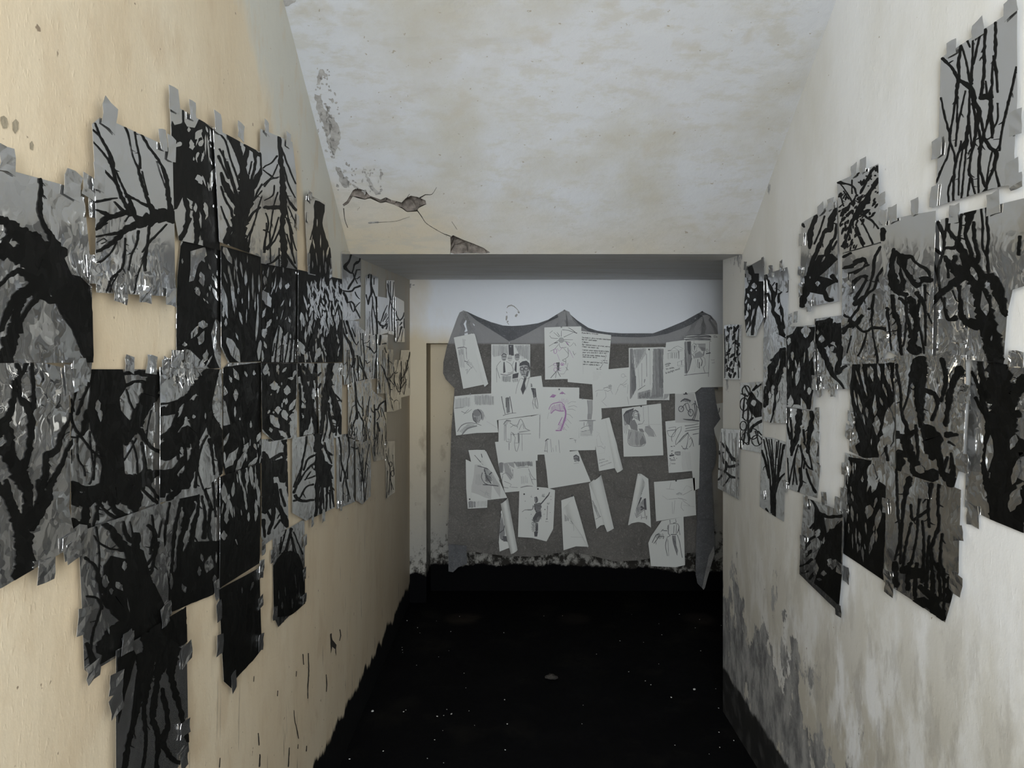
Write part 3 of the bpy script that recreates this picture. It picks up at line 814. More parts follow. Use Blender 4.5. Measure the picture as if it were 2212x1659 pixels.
LS('D 128 -265 412 -198 425 250 418 648 95 660 98 0', 'nearly black sheet with a few pale leaf gaps, left end of second row', 0, '''b D
p 98 -190 150 -265 320 -230 412 -200 420 340 380 290 365 330 345 400 370 560 405 646 340 652 260 575 200 520 160 508 130 520 96 545
H 190 -190 300 -222 312 -160 250 -100 215 20 180 30 190 -60
h 275 10 110 44 10 245 100 75 36 20 375 120 110 30 25 375 30 100 25 10 285 335 64 60 0 225 390 110 40 -30 275 430 110 50 -20 150 475 34 34 0 290 590 120 24 -35 325 600 100 14 -30
h 130 -120 40 14 0 280 -140 70 30 30 330 -80 50 14 20 305 555 90 40 -10
r 10 15 45 6 12 15 20 250 -190 400 200''', step=12)
LS('D 415 -230 700 -150 706 600 470 608 420 500', 'black trunk sheet with long upright pale slits, second row', 1, '''b D
p 418 -235 705 -150 708 602 480 610 418 480
h 440 170 250 34 10 500 130 260 22 5 555 290 100 18 15 672 300 310 18 -3 505 520 210 64 28 590 0 120 22 0 640 60 200 14 0 460 -160 140 44 28 430 240 90 20 0 690 520 150 30 -5 528 420 60 12 20 448 320 60 20 0
h 520 -90 100 16 10 560 -60 120 14 8 610 140 180 10 0 655 170 140 12 0 480 -20 150 14 8 535 30 160 10 8 445 0 90 12 20 685 40 130 16 0
r 16 40 120 5 10 3 6 430 -180 690 280''', step=12)
LS('D 705 -105 972 -58 970 610 705 610', 'sheet with a black crown above many thin upright stems, second row', 0, '''b D
p 703 -110 974 -60 972 612 703 612
h 740 150 140 60 25 720 400 70 40 10 840 45 80 22 0 720 250 80 26 -20 755 330 80 26 -30 725 390 60 34 -30 750 -40 80 14 -10 800 30 120 10 -8 890 60 50 30 -20 725 20 70 20 0 780 90 70 8 -20 860 -60 50 12 0
H 775 605 790 460 830 340 850 360 870 420 900 380 930 440 965 460 968 606
h 710 560 90 24 0 730 480 60 20 20 905 300 50 14 20
t 832 350 14 815 480 16 800 606 18
t 872 360 20 850 480 14 838 606 12
t 905 380 22 890 500 16 870 606 12
t 930 400 26 920 500 22 905 606 18
t 952 420 18 945 520 14 938 606 18
t 800 470 10 785 560 12
t 860 480 10 855 606 10
r 14 20 80 5 11 -10 20 710 -80 960 300''', step=12)
LS('D 972 -58 1285 10 1290 400 1285 605 970 608', 'sheet thick with tangled black twigs, right end of second row', 1, '''b D
p 970 -60 1290 10 1290 608 968 610
h 1000 300 110 30 10 990 500 110 44 20 1145 310 70 44 0 1130 385 40 24 0 1180 400 60 24 0 1020 180 120 14 15 1250 320 120 20 -5 1190 560 70 14 0 1030 560 60 20 0 1110 540 90 40 -20
r 150 26 95 6 15 4 22 1035 30 1285 330
r 60 30 110 6 14 2 14 975 280 1285 590
t 1205 420 90 1210 520 100 1210 610 100
t 1120 300 40 1080 420 44 1050 520 40''', step=12)
LS('C -200 612 300 610 490 655 488 1500 482 1650 530 1910 0 2220 -200 2300', 'big sheet with a bare Y shaped tree standing at the left picture edge, lower', 2, '''b C
100 615 40|130 700 40|90 760 50|85 850 50|60 960 60|20 1040 80|-40 1110 90
180 615 40|140 690 40;120 740 40|130 850 50|190 930 70|205 1000 70|205 1100 60|190 1250 50|150 1360 80
215 615 30|220 720 40|225 850 40|215 940 60
0 1050 60|40 1100 80|60 1180 70|40 1250 110|90 1350 110|140 1450 130|190 1550 60|190 1659 60
-60 1240 60|0 1240 80|50 1260 90
490 970 14|480 1020 30|420 1130 50|390 1230 60|320 1280 60|310 1380 60|290 1500 50|270 1600 60|270 1659 80
520 1150 30|470 1220 40|410 1360 40|340 1490 60|310 1600 60
-40 1480 60|0 1540 60|40 1600 60|60 1659 60
b E
20 -30 40|45 90 60|80 180 80|110 250 110|130 350 110|130 450 120|125 550 140|125 600 140
140 -30 60|150 90 60|140 200 80;210 -30 50|220 60 50|200 160 60|170 250 60
280 -20 40|270 70 50|220 160 50|180 230 60''', '147 818 90 1232 150 1188 142 1180 165 805', step=17, amp=.004)
LS('C 495 655 1142 657 1145 1636 498 1851', 'sheet with a broad black trunk and tangled limbs, under the bare square of wall', 0, '''b C
p 650 655 870 655 900 780 850 860 860 950 940 1050 870 1180 880 1350 900 1500 700 1500 720 1350 690 1200 640 1080 620 950 640 820
h 690 920 95 44 0 708 990 90 32 0
520 680 24|535 800 20|500 980 24|530 1080 24|590 1160 24|650 1240 24|710 1290 20
640 740 30|590 850 30|545 980 30
500 870 12|520 960 14;490 1140 14|560 1140 24|600 1060 60|620 960 60
545 1130 14|550 1290 14|590 1360 14|600 1420 14;500 1230 10|500 1330 10
640 1100 16|640 1190 16|650 1280 14|660 1400 14|630 1480 14
690 1200 30|670 1300 20|660 1450 20
880 690 30|960 680 40|1050 690 50|1130 730 40
890 770 40|970 740 30|1050 760 40
1100 700 80|1080 800 120|1040 900 100|980 1000 90|960 1080 120
900 800 14|930 900 16|970 970 20
1130 840 20|1050 960 24|1000 1050 30|930 1120 80|890 1180 60
1080 950 10|1060 1040 12|1040 1180 14
1000 1100 60|1050 1180 40|1100 1230 30|1145 1250 30
970 1150 16|930 1230 14|880 1310 14;940 1170 20|970 1280 20|980 1400 16
1010 1180 30|1030 1300 30|1040 1420 40
500 1480 80|600 1510 60|700 1530 120|820 1540 160|920 1510 140|1020 1440 130|1110 1400 60|1145 1410 40
500 1600 40|580 1570 60|660 1540 80;520 1480 24|560 1490 24|630 1540 24
880 1410 30|940 1440 60;1050 1470 30|1100 1540 30|1145 1600 20
b E
415 0 50|450 80 60|500 100 60|560 50 60|600 0 50;410 100 20|450 110 30;560 90 20|620 150 24|680 190 24|740 190 30
630 0 50|640 80 40|680 150 40|740 180 40;720 60 100|790 110 80;770 0 80|790 80 90|790 150 40
500 100 50|490 200 60|500 240 60;560 120 20|570 200 16;830 20 20|900 80 30|920 100 20;420 200 40|470 250 60;600 30 30|560 160 20|540 240 20''',
 '173 792 275 785 323 788 357 792', step=14)
LS('D -22 640 300 655 420 655 430 1400 250 1555 -20 1612', 'sheet with heavy black roots spreading left from a trunk, middle of the block', 1, '''b D
p 300 660 405 655 380 760 350 900 360 980 430 1100 430 1400 400 1250 330 1120 300 1020 285 900 240 820
350 680 100|260 760 80|190 840 60|120 890 60|60 940 80|-22 965 60
-22 905 20|90 890 24|160 860 24
280 880 100|320 1000 100|380 1050 60|420 1180 50|430 1300 30
180 940 100|240 1000 110|230 1110 120|150 1150 140|60 1220 140|-22 1250 120
100 970 30|60 1080 40|-22 1150 40;150 980 50|90 1080 60|20 1160 60
280 1000 60|240 1160 60|220 1300 80|180 1400 100|130 1480 100|60 1450 120|-22 1520 120
320 1130 20|280 1200 20|250 1330 20|230 1500 30
340 1160 40|360 1300 20|370 1410 14;380 1170 40|400 1290 40|420 1420 30
100 1210 20|110 1300 20;150 1180 40|160 1290 30;-22 1420 100|80 1390 60|150 1300 60
250 1390 14|300 1550 14;120 1500 60|40 1590 60;200 900 80|160 960 60
h 160 1005 26 22 0 215 995 30 26 0 300 990 50 10 0 130 1240 60 24 10''', '353 793 376 776', step=12)
LS('D 430 650 470 610 704 605 706 1325 455 1432 430 1350', 'dark trunk sheet with a pale ragged strip down its left side, third row', 0, '''b D
p 430 640 704 605 706 1326 455 1434 428 1350
H 430 870 455 940 480 1050 440 1060 428 1060
h 520 840 90 32 0 435 810 74 44 0 480 725 60 22 20 520 690 100 34 25 650 680 40 24 0 590 690 50 18 20 628 1050 54 18 0 515 960 80 14 0 550 1010 24 10 0 490 1290 180 60 -32 560 1310 220 44 -25 590 1215 80 32 -30 685 1140 80 26 -20 640 1330 120 34 -40 450 1160 110 28 -25 436 1290 90 22 0 660 1210 50 20 20 440 940 120 34 0
r 10 30 70 5 10 -10 20 540 1150 700 1320''', step=12)
LS('D 706 612 965 612 965 1145 800 1172 715 1105', 'black sheet peppered with pale leaf shaped gaps, third row', 1, '''b D
p 706 610 962 612 955 900 935 1000 900 1050 862 1160 800 1168 740 1112 712 1080
h 800 775 64 66 0 735 655 90 50 -10 820 650 60 22 -10 890 805 74 50 0 915 720 44 22 90 850 760 24 10 0 825 800 60 18 -15 885 885 50 22 -10 825 950 60 44 0 875 985 84 44 20 800 1030 120 54 35 930 910 104 28 -30 860 1120 84 32 50 930 1000 60 44 0 940 690 60 20 -20 870 660 50 20 -40 770 1090 40 24 20
r 10 14 40 8 16 -10 30 730 640 940 1050
900 1060 30|905 1140 30;840 1080 60|860 1140 50''', step=12)
LS('D 965 612 1112 612 1115 1112 985 1142', 'narrow sheet of crossing black limbs beside a slender trunk, third row', 0, '''b D
970 620 30|1010 740 44|1040 850 60|1050 950 60|1000 1080 60|990 1135 50;1100 620 22|1070 750 34|1050 850 40
1030 720 50|1090 720 34;980 760 20|985 870 30|980 980 40|1010 1080 30
1070 880 50|1050 1000 40|1030 1080 30;1060 900 40|1090 1010 50|1115 1110 60;1000 620 30|970 700 40
1040 620 16|1030 700 20;1100 800 20|1140 780 16;1010 640 30|1060 700 40;970 940 40|1020 960 60''', step=11)
LS('D 1110 612 1290 610 1282 1135 1125 1182', 'sheet with a slender dark trunk splitting into roots, end of third row', 1, '''b D
1205 610 60|1195 700 60|1180 800 70|1165 900 60|1150 1000 40|1130 1110 30
1200 780 40|1230 880 60|1250 960 60|1270 1060 40;1210 820 20|1260 860 14|1285 890 10
1190 900 30|1200 1000 30|1230 1100 40;1240 880 16|1285 880 10;1170 930 14|1180 1050 14|1150 1170 12
1200 960 12|1210 1080 12|1190 1150 12;1220 1000 40|1285 1030 30;1160 960 12|1150 1080 12|1130 1170 12
1250 1000 14|1245 1130 14;1270 1040 40|1275 1120 30;1115 800 24|1135 760 16;1115 700 20|1135 680 14''', '738 800', step=11)
LS('E 455 270 940 104 985 600 985 830 515 1105 490 1080', 'dark sheet with a bowed trunk and tangled thin twigs, below the broad trunk sheet', 1, '''b E
p 770 340 840 380 880 530 960 700 990 830 740 960 580 1050 600 920 700 800 640 750 590 600 600 470 640 410 730 430
490 420 24|550 470 30|570 540 40|600 620 50;600 220 40|650 260 50|690 330 60|760 400 70|800 480 120
545 290 10|570 330 14|640 370 16|700 370 20;560 240 16|575 400 12|570 560 16|585 700 20|540 850 24|520 980 20
720 210 20|740 300 40|800 330 50;760 210 10|780 320 14;890 170 16|900 270 20|880 400 20
870 230 30|910 290 30|900 400 24|850 480 24;960 150 14|930 300 14;500 650 16|560 660 20|590 720 24
800 290 60|790 400 50;930 330 14|880 520 30;640 500 60|620 600 80|680 700 120|780 600 140
700 800 14|650 850 60|600 960 120;740 690 12|800 800 14|840 880 20;500 930 30|540 1040 60
h 605 560 80 44 0 690 590 70 36 40 640 620 40 24 0 720 470 60 30 0 745 700 90 8 10 620 830 100 20 15 900 560 50 26 20''', '176 1340 196 1450 166 1168 270 1386 356 1320', step=13)
LS('F -14 109 338 -70 330 600 295 640 120 710 10 760', 'sheet of upright dark stems merging into black at its foot, fourth row', 0, '''b F
40 100 20|20 220 20|10 330 16|-10 450 14;110 70 30|90 160 24|70 260 30|60 400 24|50 560 30
150 80 80|150 160 70|120 260 40|100 380 40|100 500 50;200 30 30|210 130 24|180 240 40|170 360 40|160 480 60
240 -20 20|260 60 24|290 140 24;290 -60 14|300 60 20|310 180 16;230 60 16|250 180 24|240 300 40
330 0 20|320 120 20;280 120 20|270 260 30|290 360 30;190 -20 60|170 60 80
p 60 520 150 330 335 320 332 600 290 640 120 712 20 756 30 600
h 265 460 110 54 -15 210 500 60 24 0 300 550 60 24 0 45 560 100 20 0 225 420 50 16 10 120 600 60 30 20 310 420 70 12 0
20 500 20|30 640 40''', '352 1322 466 1272', step=12)
LS('F 338 -55 575 -136 572 420 568 455 335 600', 'sheet of black twisted stems, pale above and solid black below, fourth row', 1, '''b F
p 336 -60 577 -138 574 430 568 458 333 604
h 360 40 130 34 5 410 20 90 22 -5 520 -60 130 24 5 450 -60 120 14 5 560 60 120 18 0 370 180 90 26 0 545 -20 80 12 0 395 130 120 18 10 480 60 120 14 5 355 290 60 30 0 500 180 60 14 0 430 330 40 10 20 545 160 100 18 -5
r 34 30 110 6 14 2 12 340 -110 570 220''', '562 1222', step=12)
LS('F 580 -275 730 -280 742 240 600 345 580 300', 'sheet of looping black branches over grey film, right part of fourth row', 0, '''b D
725 1250 30|740 1350 80|760 1500 80|740 1640 80;790 1300 40|860 1260 30|920 1280 30;850 1330 100|860 1450 60
800 1400 60|880 1400 40|900 1500 40|920 1620 40;870 1160 50|880 1220 30|870 1290 40;780 1310 60|770 1420 80;720 1400 60|730 1560 60;810 1480 40|830 1640 30
b F
590 0 40|620 80 60|600 150 40;660 0 30|680 120 40|735 225 50;640 60 40|650 180 30|620 280 20;590 200 30|600 300 14
590 100 20|640 200 24;690 20 20|720 120 20;655 250 10|690 200 14''', '566 1182', step=11)
LS('D 932 1150 1115 1115 1228 1150 1234 1648 1028 1741 930 1685', 'sheet with a dark stem flaring into fine fanned roots, end of fourth row', 1, '''b D
1110 1100 60|1115 1200 60|1130 1300 80|1150 1380 110|1170 1470 90
1110 1300 30|1110 1450 40|1105 1600 30|1100 1710 20;1150 1420 30|1140 1550 30|1130 1690 20;1180 1440 30|1180 1560 24|1170 1690 16
1200 1440 30|1220 1560 20|1230 1640 14;1030 1140 20|1020 1230 14|1000 1320 16|980 1440 20|940 1540 24
1090 1270 24|1040 1300 20|1010 1380 14;1090 1330 20|1030 1380 14|970 1480 14;1080 1480 20|1030 1500 14|980 1580 16|940 1600 20
950 1560 40|1000 1600 30|1080 1590 20;1150 1200 20|1180 1250 24|1215 1270 14;1180 1250 30|1210 1330 14
1160 1180 12|1170 1230 14;1190 1360 16|1215 1440 24;1120 1500 12|1115 1650 12;1060 1390 12|1020 1450 12
1090 1420 14|1040 1440 12;1150 1500 14|1160 1690 10;1130 1480 14|1085 1720 10;1200 1520 14|1205 1650 10;980 1400 10|940 1500 12''', '672 1126 696 1114', step=11)
LS('E 678 968 1000 792 1090 708 1105 1500 1108 1560 1000 1720 680 1760', 'tall almost black sheet with faint wavy stems, lowest of the left wall', 2, '''b E
p 860 880 1000 790 1088 712 1090 900 1000 980 960 1100 880 1000 850 1200 780 1400 720 1750 690 1750 760 1400 800 1100
820 1000 60|820 1200 50|780 1400 40|740 1560 40|720 1750 40;870 900 90|880 1100 40|840 1300 40|850 1500 30|820 1750 30
920 850 100|940 1000 80|920 1150 40|890 1350 50|920 1500 40|900 1750 30
980 800 120|1010 950 100|1000 1100 50|1050 1300 40|1100 1500 40
950 1200 40|980 1400 40|950 1500 60|1000 1600 40|1080 1640 30;1040 760 100|1060 900 100
p 685 970 760 925 800 1000 740 1200 690 1400 683 1200''', '271 1388 246 1475 247 1520 396 1572 399 1412 394 1640 352 1330', step=14)
LS('F 330 610 568 480 578 905 580 960 430 1130 405 1190 360 1150', 'solid black sheet hanging low with a taped pointed corner, left wall', 1, '''b F
p 325 605 420 555 500 510 570 470 582 905 584 965 430 1135 405 1195 355 1155
h 520 590 60 14 -20 460 612 40 8 0''', '472 1392 560 1388 502 1472 470 1320 560 1300 561 1230', step=12)
LS('F 650 300 745 245 835 195 838 690 745 765 680 830 652 770', 'small sheet with a bare tree above a black thicket, hanging low at far end', 0, '''b F
p 652 470 700 392 750 380 800 400 838 500 838 692 750 762 652 772
755 250 24|740 320 14|710 400 14|680 460 14;755 280 10|770 380 14|800 450 14;770 270 8|825 400 10
740 330 12|720 450 14;730 240 8|690 400 8;760 300 8|790 400 8;700 300 8|690 380 10
h 700 700 50 14 0 680 640 60 8 0 720 620 60 6 5 780 560 90 6 5 800 620 90 6 0 760 690 60 10 0
665 780 6|670 820 6;690 770 6|690 820 6;715 770 6|710 800 6''', '588 1200 590 1326 655 1292 655 1240 656 1168', step=10)
# the far end, small in the picture
FL = dict(step=9, amp=.002)
LS('I 60 30 260 20 410 90 395 1230 270 1265 80 1255', 'sheet with zigzag black boughs just under the ceiling corner', 0, '''b I
250 30 40|210 150 50|190 210 70|110 300 110|160 370 60|210 410 60|270 420 40|290 490 40
405 100 20|380 200 40|340 220 90|290 260 40|270 340 40|250 400 40;390 350 30|330 360 40|310 420 40|295 490 30|340 600 20
290 510 50|230 600 50|170 700 50;380 480 40|340 520 30|310 510 20;80 730 50|160 745 50|250 730 50|290 680 50|390 640 70
90 760 60|140 870 70|160 940 70|230 930 70|290 980 50|300 1040 40|270 1110 24|210 950 40
300 1040 40|350 1140 40|395 1220 34;300 750 24|330 820 30|385 880 20;310 1030 24|340 990 24|385 940 20''', **FL)
LS('J 80 -238 370 -215 375 880 105 925', 'sheet with leaning black stems fraying into roots, below the zigzag boughs', 1, '''b J
100 0 50|180 150 90|250 320 90|270 500 60|250 600 70;220 0 50|290 160 40|330 210 24|360 150 24
160 300 20|160 550 18|175 740 20|135 830 14|130 915 14;190 300 18|200 600 18|210 895 18;220 560 20|250 880 18
300 450 40|280 700 16|300 880 14;340 400 60|355 520 50|350 700 50;270 600 20|330 850 24
90 -230 24|150 0 60;150 -225 60|200 -60 60|250 60 50;90 -100 20|100 0 30;240 -100 24|300 60 30;360 600 24|360 850 20''', **FL)
LS('I 490 470 570 420 610 450 720 490 700 1530 490 1530', 'pale sheet with one thin forked stem, first beyond the ceiling corner', 0, '''b I
590 440 40|590 650 50|600 760 60|560 860 60|540 970 40;500 800 40|540 980 24;550 430 50|540 500 30;600 660 36|650 800 28|700 970 24
610 830 24|620 960 30|600 1100 24|610 1300 20|630 1525 20;620 1000 24|660 1180 24|690 1330 18|710 1520 14;710 950 20|712 1110 30
640 500 24|640 620 20;560 1100 10|570 1500 10''', **FL)
LS('I 700 830 860 855 900 900 895 1480 720 1530', 'pale sheet with a sprouting stump and thin shoots, alcove end', 1, '''b I
880 990 20|830 1100 28|790 1220 24|750 1330 14;860 1130 20|800 1280 20;720 1280 50|760 1350 70|830 1360 50|890 1320 40|860 1420 30
900 1200 20|850 1290 20;890 1270 14|840 1340 20;790 1380 70|800 1400 60;820 1520 50|760 1640 50;705 1000 16|705 1500 16;880 1150 14|830 1250 14''', **FL)
LS('I 860 545 1010 540 1020 1400 1000 1530 900 1500', 'tall pale strip with straight thin lines near the alcove corner', 0, '''b I
880 600 20|910 780 36|930 900 36|910 1100 16|920 1450 16;940 560 20|930 700 24|950 900 16;1000 580 24|980 800 24|960 1050 28|970 1450 24
900 560 14|905 740 16;930 900 20|960 1000 20|1010 1100 20;870 700 10|875 1200 10''', **FL)
LS('I 1020 830 1180 920 1190 1650 1030 1650', 'pale sheet with a knotted branch at the alcove corner', 1, '''b I
1030 1100 50|1050 1180 24|1110 1260 50|1170 1180 40|1180 1120 24;1030 1260 50|1100 1250 30;1140 1380 70|1120 1420 50|1090 1550 20|1040 1645 24
1180 1230 24|1180 1400 30;1140 1300 50|1100 1350 20;1070 1280 16|1060 1640 12;1160 1420 16|1130 1640 12''', **FL)
LS('J 372 -120 560 20 690 40 700 800 520 850 375 860', 'grey streaked sheet with two thin crossing stems, middle of alcove end', 0, '''b J
440 0 24|445 150 28|460 300 28|470 500 28|450 700 20;450 180 24|530 160 16|555 130 16;500 230 14|570 260 40|640 360 30|690 290 20
690 40 30|690 200 30|700 350 30|670 500 30|660 620 20|650 800 30;560 40 16|560 300 16;380 420 40|420 580 50|460 700 60|515 830 40
370 560 20|430 660 20|460 720 30|440 870 24;490 490 24|520 540 36|565 510 20;560 600 14|575 690 18;400 0 14|410 400 12;620 400 10|610 800 10''', **FL)
LS('J 705 20 890 30 890 280 985 290 1000 1400 870 1410 850 1080 700 1080', 'brownish sheet with a slanting forked branch, alcove end', 1, '''b J
760 40 60|750 150 60|740 200 60;790 190 24|850 180 50;830 260 24|865 350 24;760 560 16|820 660 40|850 770 28|885 840 50|910 920 30|930 1000 24|930 1120 18|980 1200 14
890 810 30|940 790 24|980 720 18;920 820 18|1000 930 14;920 1000 18|965 1010 18;930 1150 14|985 1380 14;800 300 10|800 500 10;720 850 24|740 1000 20
v 12 10 720 300 980 1100 14''', concave=True, **FL)
LS('J 990 470 1110 480 1125 300 1290 300 1295 1110 1130 1150 1130 1350 1000 1400', 'yellowish sheet of spidery twigs touching the back corner', 0, '''b J
990 600 36|995 850 20|990 1100 18|990 1390 28;1285 340 40|1275 410 40|1250 500 30|1190 720 24|1130 830 18;1240 480 16|1250 620 16|1190 740 16
1000 700 18|1030 720 28|1070 700 18;1130 500 24|1130 800 20|1120 1000 20;1210 860 16|1130 980 18;1000 850 18|1050 980 20|1080 1050 24|1120 1040 20
1000 1220 24|1040 1190 18|1070 1210 14;1230 820 12|1180 1100 12;1060 900 14|1080 1000 14;1240 620 12|1140 900 12
v 12 9 1000 500 1280 1100 16''', concave=True, **FL)
LS('J 180 920 300 870 600 800 610 1050 560 1900 450 1950 180 1850', 'sheet with a fibrous tree foot dividing into many roots, lower far end', 1, '''b J
300 880 50|315 1050 60|320 1200 60|330 1400 70|330 1520 90;300 1280 18|250 1320 18|230 1450 20|200 1600 20;340 1200 40|380 1290 28|430 1350 24|440 1480 18
435 1130 20|445 1350 28|450 1480 18;360 1400 28|400 1500 40|450 1580 40|460 1700 24;520 1300 30|500 1450 28|470 1560 28
570 1130 18|540 1300 28|530 1500 20;330 1500 50|260 1650 28|230 1850 18;220 940 28|215 960 20
v 26 12 200 1450 580 1950 22''', **FL)
LS('J 600 1000 690 1090 850 1200 870 1660 860 2250 640 2300 570 1850 570 1200', 'narrow sheet with a branching sapling and dark foot, near back corner', 0, '''b J
650 1280 40|655 1480 50|650 1700 40|660 1900 20;570 1280 28|600 1390 36|640 1420 30;650 1370 60|710 1370 50|740 1290 50|840 1210 30|850 1290 20
710 1390 28|740 1480 28|690 1560 20;760 1320 14|780 1500 14;780 1340 14|850 1550 14;700 1600 60|740 1750 60
v 14 10 620 1500 850 2200 20''', **FL)
LS('H 295 550 440 540 438 1050 300 1105', 'tall grey sheet with one forked dark stem, bottom far end', 0, '''b H
310 560 24|330 640 18|335 760 18|360 850 22|380 960 14|385 1050 10;385 540 20|395 660 16|390 720 6;390 700 10|370 820 12|345 930 10|350 1040 8
380 780 12|380 880 14;340 800 10|330 900 8;370 900 12|400 1030 8;320 700 6|325 900 6;405 640 10|430 650 12''', '735 1093', **FL)
LS('H 440 600 555 590 555 1010 490 1070 445 1040', 'pale grey sheet with fine fern like lines, bottom far end', 1, '''b H
460 640 8|480 780 8|500 900 10|505 1050 8;545 620 8|520 760 8|505 900 8;530 800 6|512 1040 8;455 800 6|495 860 6;470 620 6|475 760 6
430 655 20|460 650 24;v 10 5 450 620 550 1040 8''', **FL)
LS('H 665 600 735 595 735 980 668 1030', 'small narrow sheet with curled scribbled twigs, lowest at back corner', 0, '''b H
670 690 10|690 770 9|700 800 7|690 1000 7;e 705 770 10 18 6;e 718 840 12 22 6;720 700 5|728 820 6;700 880 6|725 960 5;680 820 6|672 1020 6;700 820 6|710 960 5''', **FL)

# ---------------------------------------------------------------- right wall
GR = 'ink tree drawings taped to the right wall'
def RS(poly, label, layer, draw, tapes='', step=14, amp=.0025, **kw):
    s = Sheet('ink_drawing', 'R', poly, label, GR, layer=layer, step=step, amp=amp, **kw).make()
    s.draw(draw).done()
    if tapes: s.tapes(tapes)
    return s
RS('RA 515 415 1062 48 1058 720 1035 1100 1045 1305 472 1480 500 900', 'pale sheet of tall thin crossing trunks, alone at top right of right wall', 1, '''b RA
525 420 34|580 470 26|630 550 34|680 600 40|730 640 48|750 720 40|785 800 40|770 900 34|760 980 24|735 1100 26|720 1200 24|725 1260 26
655 320 22|640 450 26|640 560 34|625 680 26|600 830 18|580 960 18;660 330 12|690 420 16|715 550 22|735 640 26
700 290 22|720 340 12;740 265 16|740 400 16|735 500 26|730 600 34;790 260 16|770 350 18|745 460 26
830 210 24|825 330 28|825 480 28|810 640 28|800 690 24;905 160 24|905 300 30|905 400 24|885 480 16|880 620 24|865 680 40
890 400 16|910 500 28|920 660 16;835 580 12|845 680 18;800 700 50|870 690 56
1055 480 18|1020 640 22|985 780 24|950 930 18|930 1080 18
515 700 14|540 830 18|575 960 20|580 1020 22|610 1100 18|620 1200 18;580 1010 16|560 1120 14|510 1230 18|475 1320 16
690 650 12|660 780 16|630 930 18|620 1050 14;630 690 12|630 820 16|630 940 18
720 640 16|715 800 22|705 920 34|690 1030 44|640 1100 18|610 1240 26|600 1440 18
740 740 22|770 880 26|800 1030 26|790 1180 26|830 1340 26;785 800 26|820 960 26|790 1070 26
870 680 40|870 800 40|840 900 18|820 970 18;870 800 26|880 900 34|880 990 18;920 740 14|920 850 12|890 920 14
820 980 26|870 1060 34|910 1100 44|890 1200 26|850 1310 16|830 1370 34
910 1110 22|900 1200 16|920 1300 16|935 1350 26;880 1080 12|855 1200 12|840 1330 14
660 1010 12|650 1080 16;680 1040 12|650 1200 14|640 1400 12;700 1030 16|680 1250 14|660 1430 16
600 1260 12|565 1360 16|570 1465 12;730 1270 26|760 1400 12;725 1280 22|700 1430 12;785 1160 16|780 1400 14
760 830 12|760 980 22;720 900 12|735 1050 16;820 1380 44|940 1350 24''', '2060 104 2116 62 2188 16 2198 266 2028 320 2021 424 2190 372 2199 392', step=16, amp=.003)
RS('RC 625 280 840 220 1306 105 1400 90 1400 760 1230 815 1190 1000 1170 1392 600 1322', 'large sheet of a black forked trunk leaning right, at the right picture edge', 1, '''b RC
650 290 40|690 400 40|690 500 30|650 660 30|665 830 24|700 950 20|730 1050 40|780 1030 60
730 270 40|730 350 40|790 430 30;715 260 20|700 400 20;835 220 30|820 350 30|800 470 40|700 490 30;800 440 60|850 540 80|890 620 120
910 180 90|890 280 60|865 380 40|900 500 40|920 580 60;930 290 40|935 430 40|965 540 40|950 600 50
985 180 20|1000 320 24|1000 480 24|1035 560 30|1045 680 30;1025 170 16|1035 300 30|1045 420 30|1030 540 36
700 560 40|760 640 70|850 690 120|940 720 130|980 850 120|1020 1000 140|1060 1150 150|1100 1300 150|1110 1395 120
930 620 80|1000 700 60|1090 740 100|1130 850 100|1160 960 70|1190 1020 40
720 590 30|730 720 30;780 560 60|760 650 40;605 930 40|660 850 60|740 790 60|800 740 80
610 580 14|640 700 24|660 760 24;610 490 30|660 530 40;820 790 40|820 900 40|830 1010 60|880 1070 70|960 1080 100
760 820 14|790 900 14|810 910 14;700 880 24|700 960 24|720 1040 30|760 1050 24;1060 860 30|1055 960 40
1290 400 34|1280 540 34;1270 910 30|1310 910 24;890 170 40|870 230 40
h 1080 1190 50 14 -10 940 690 120 44 25 1020 920 200 60 10 ''', '2068 462 2152 440 2204 776', step=17, amp=.005, concave=True)
RS('RC 190 302 300 262 440 230 625 198 602 1332 335 1332 255 1290', 'crumpled sheet with a drooping black bough and hanging twigs, beside the forked trunk', 2, '''b RC
215 340 50|210 420 60;300 500 40|290 620 60|300 760 90|350 840 60|400 850 40;280 640 40|270 720 50|310 800 80
300 520 40|380 560 60|440 560 40|480 610 30|560 660 40|590 720 20
370 560 60|390 650 60|430 720 50|480 780 60|510 740 60|600 740 50
340 560 40|350 680 40|370 750 60|350 820 80
290 860 40|300 970 40|330 1060 50|350 1200 40|365 1320 30
340 880 30|390 920 40|400 1000 24|430 1130 40|440 1180 60;390 860 20|400 980 24|385 1200 20|370 1260 20
430 880 60|460 980 80|480 1080 60|460 1180 60|450 1280 100|500 1290 80
480 840 50|520 900 40|545 960 40|550 1100 24|550 1250 20;500 900 40|490 980 30;490 1080 30|520 1180 24|540 1310 20
545 780 30|550 900 24;570 1000 24|600 1080 14;250 960 40|265 1100 20|285 1290 14
h 325 640 110 40 10 495 740 40 36 0 435 810 60 40 10 430 660 90 44 30''', '1913 470 1933 463 1980 446', step=15, amp=.004)
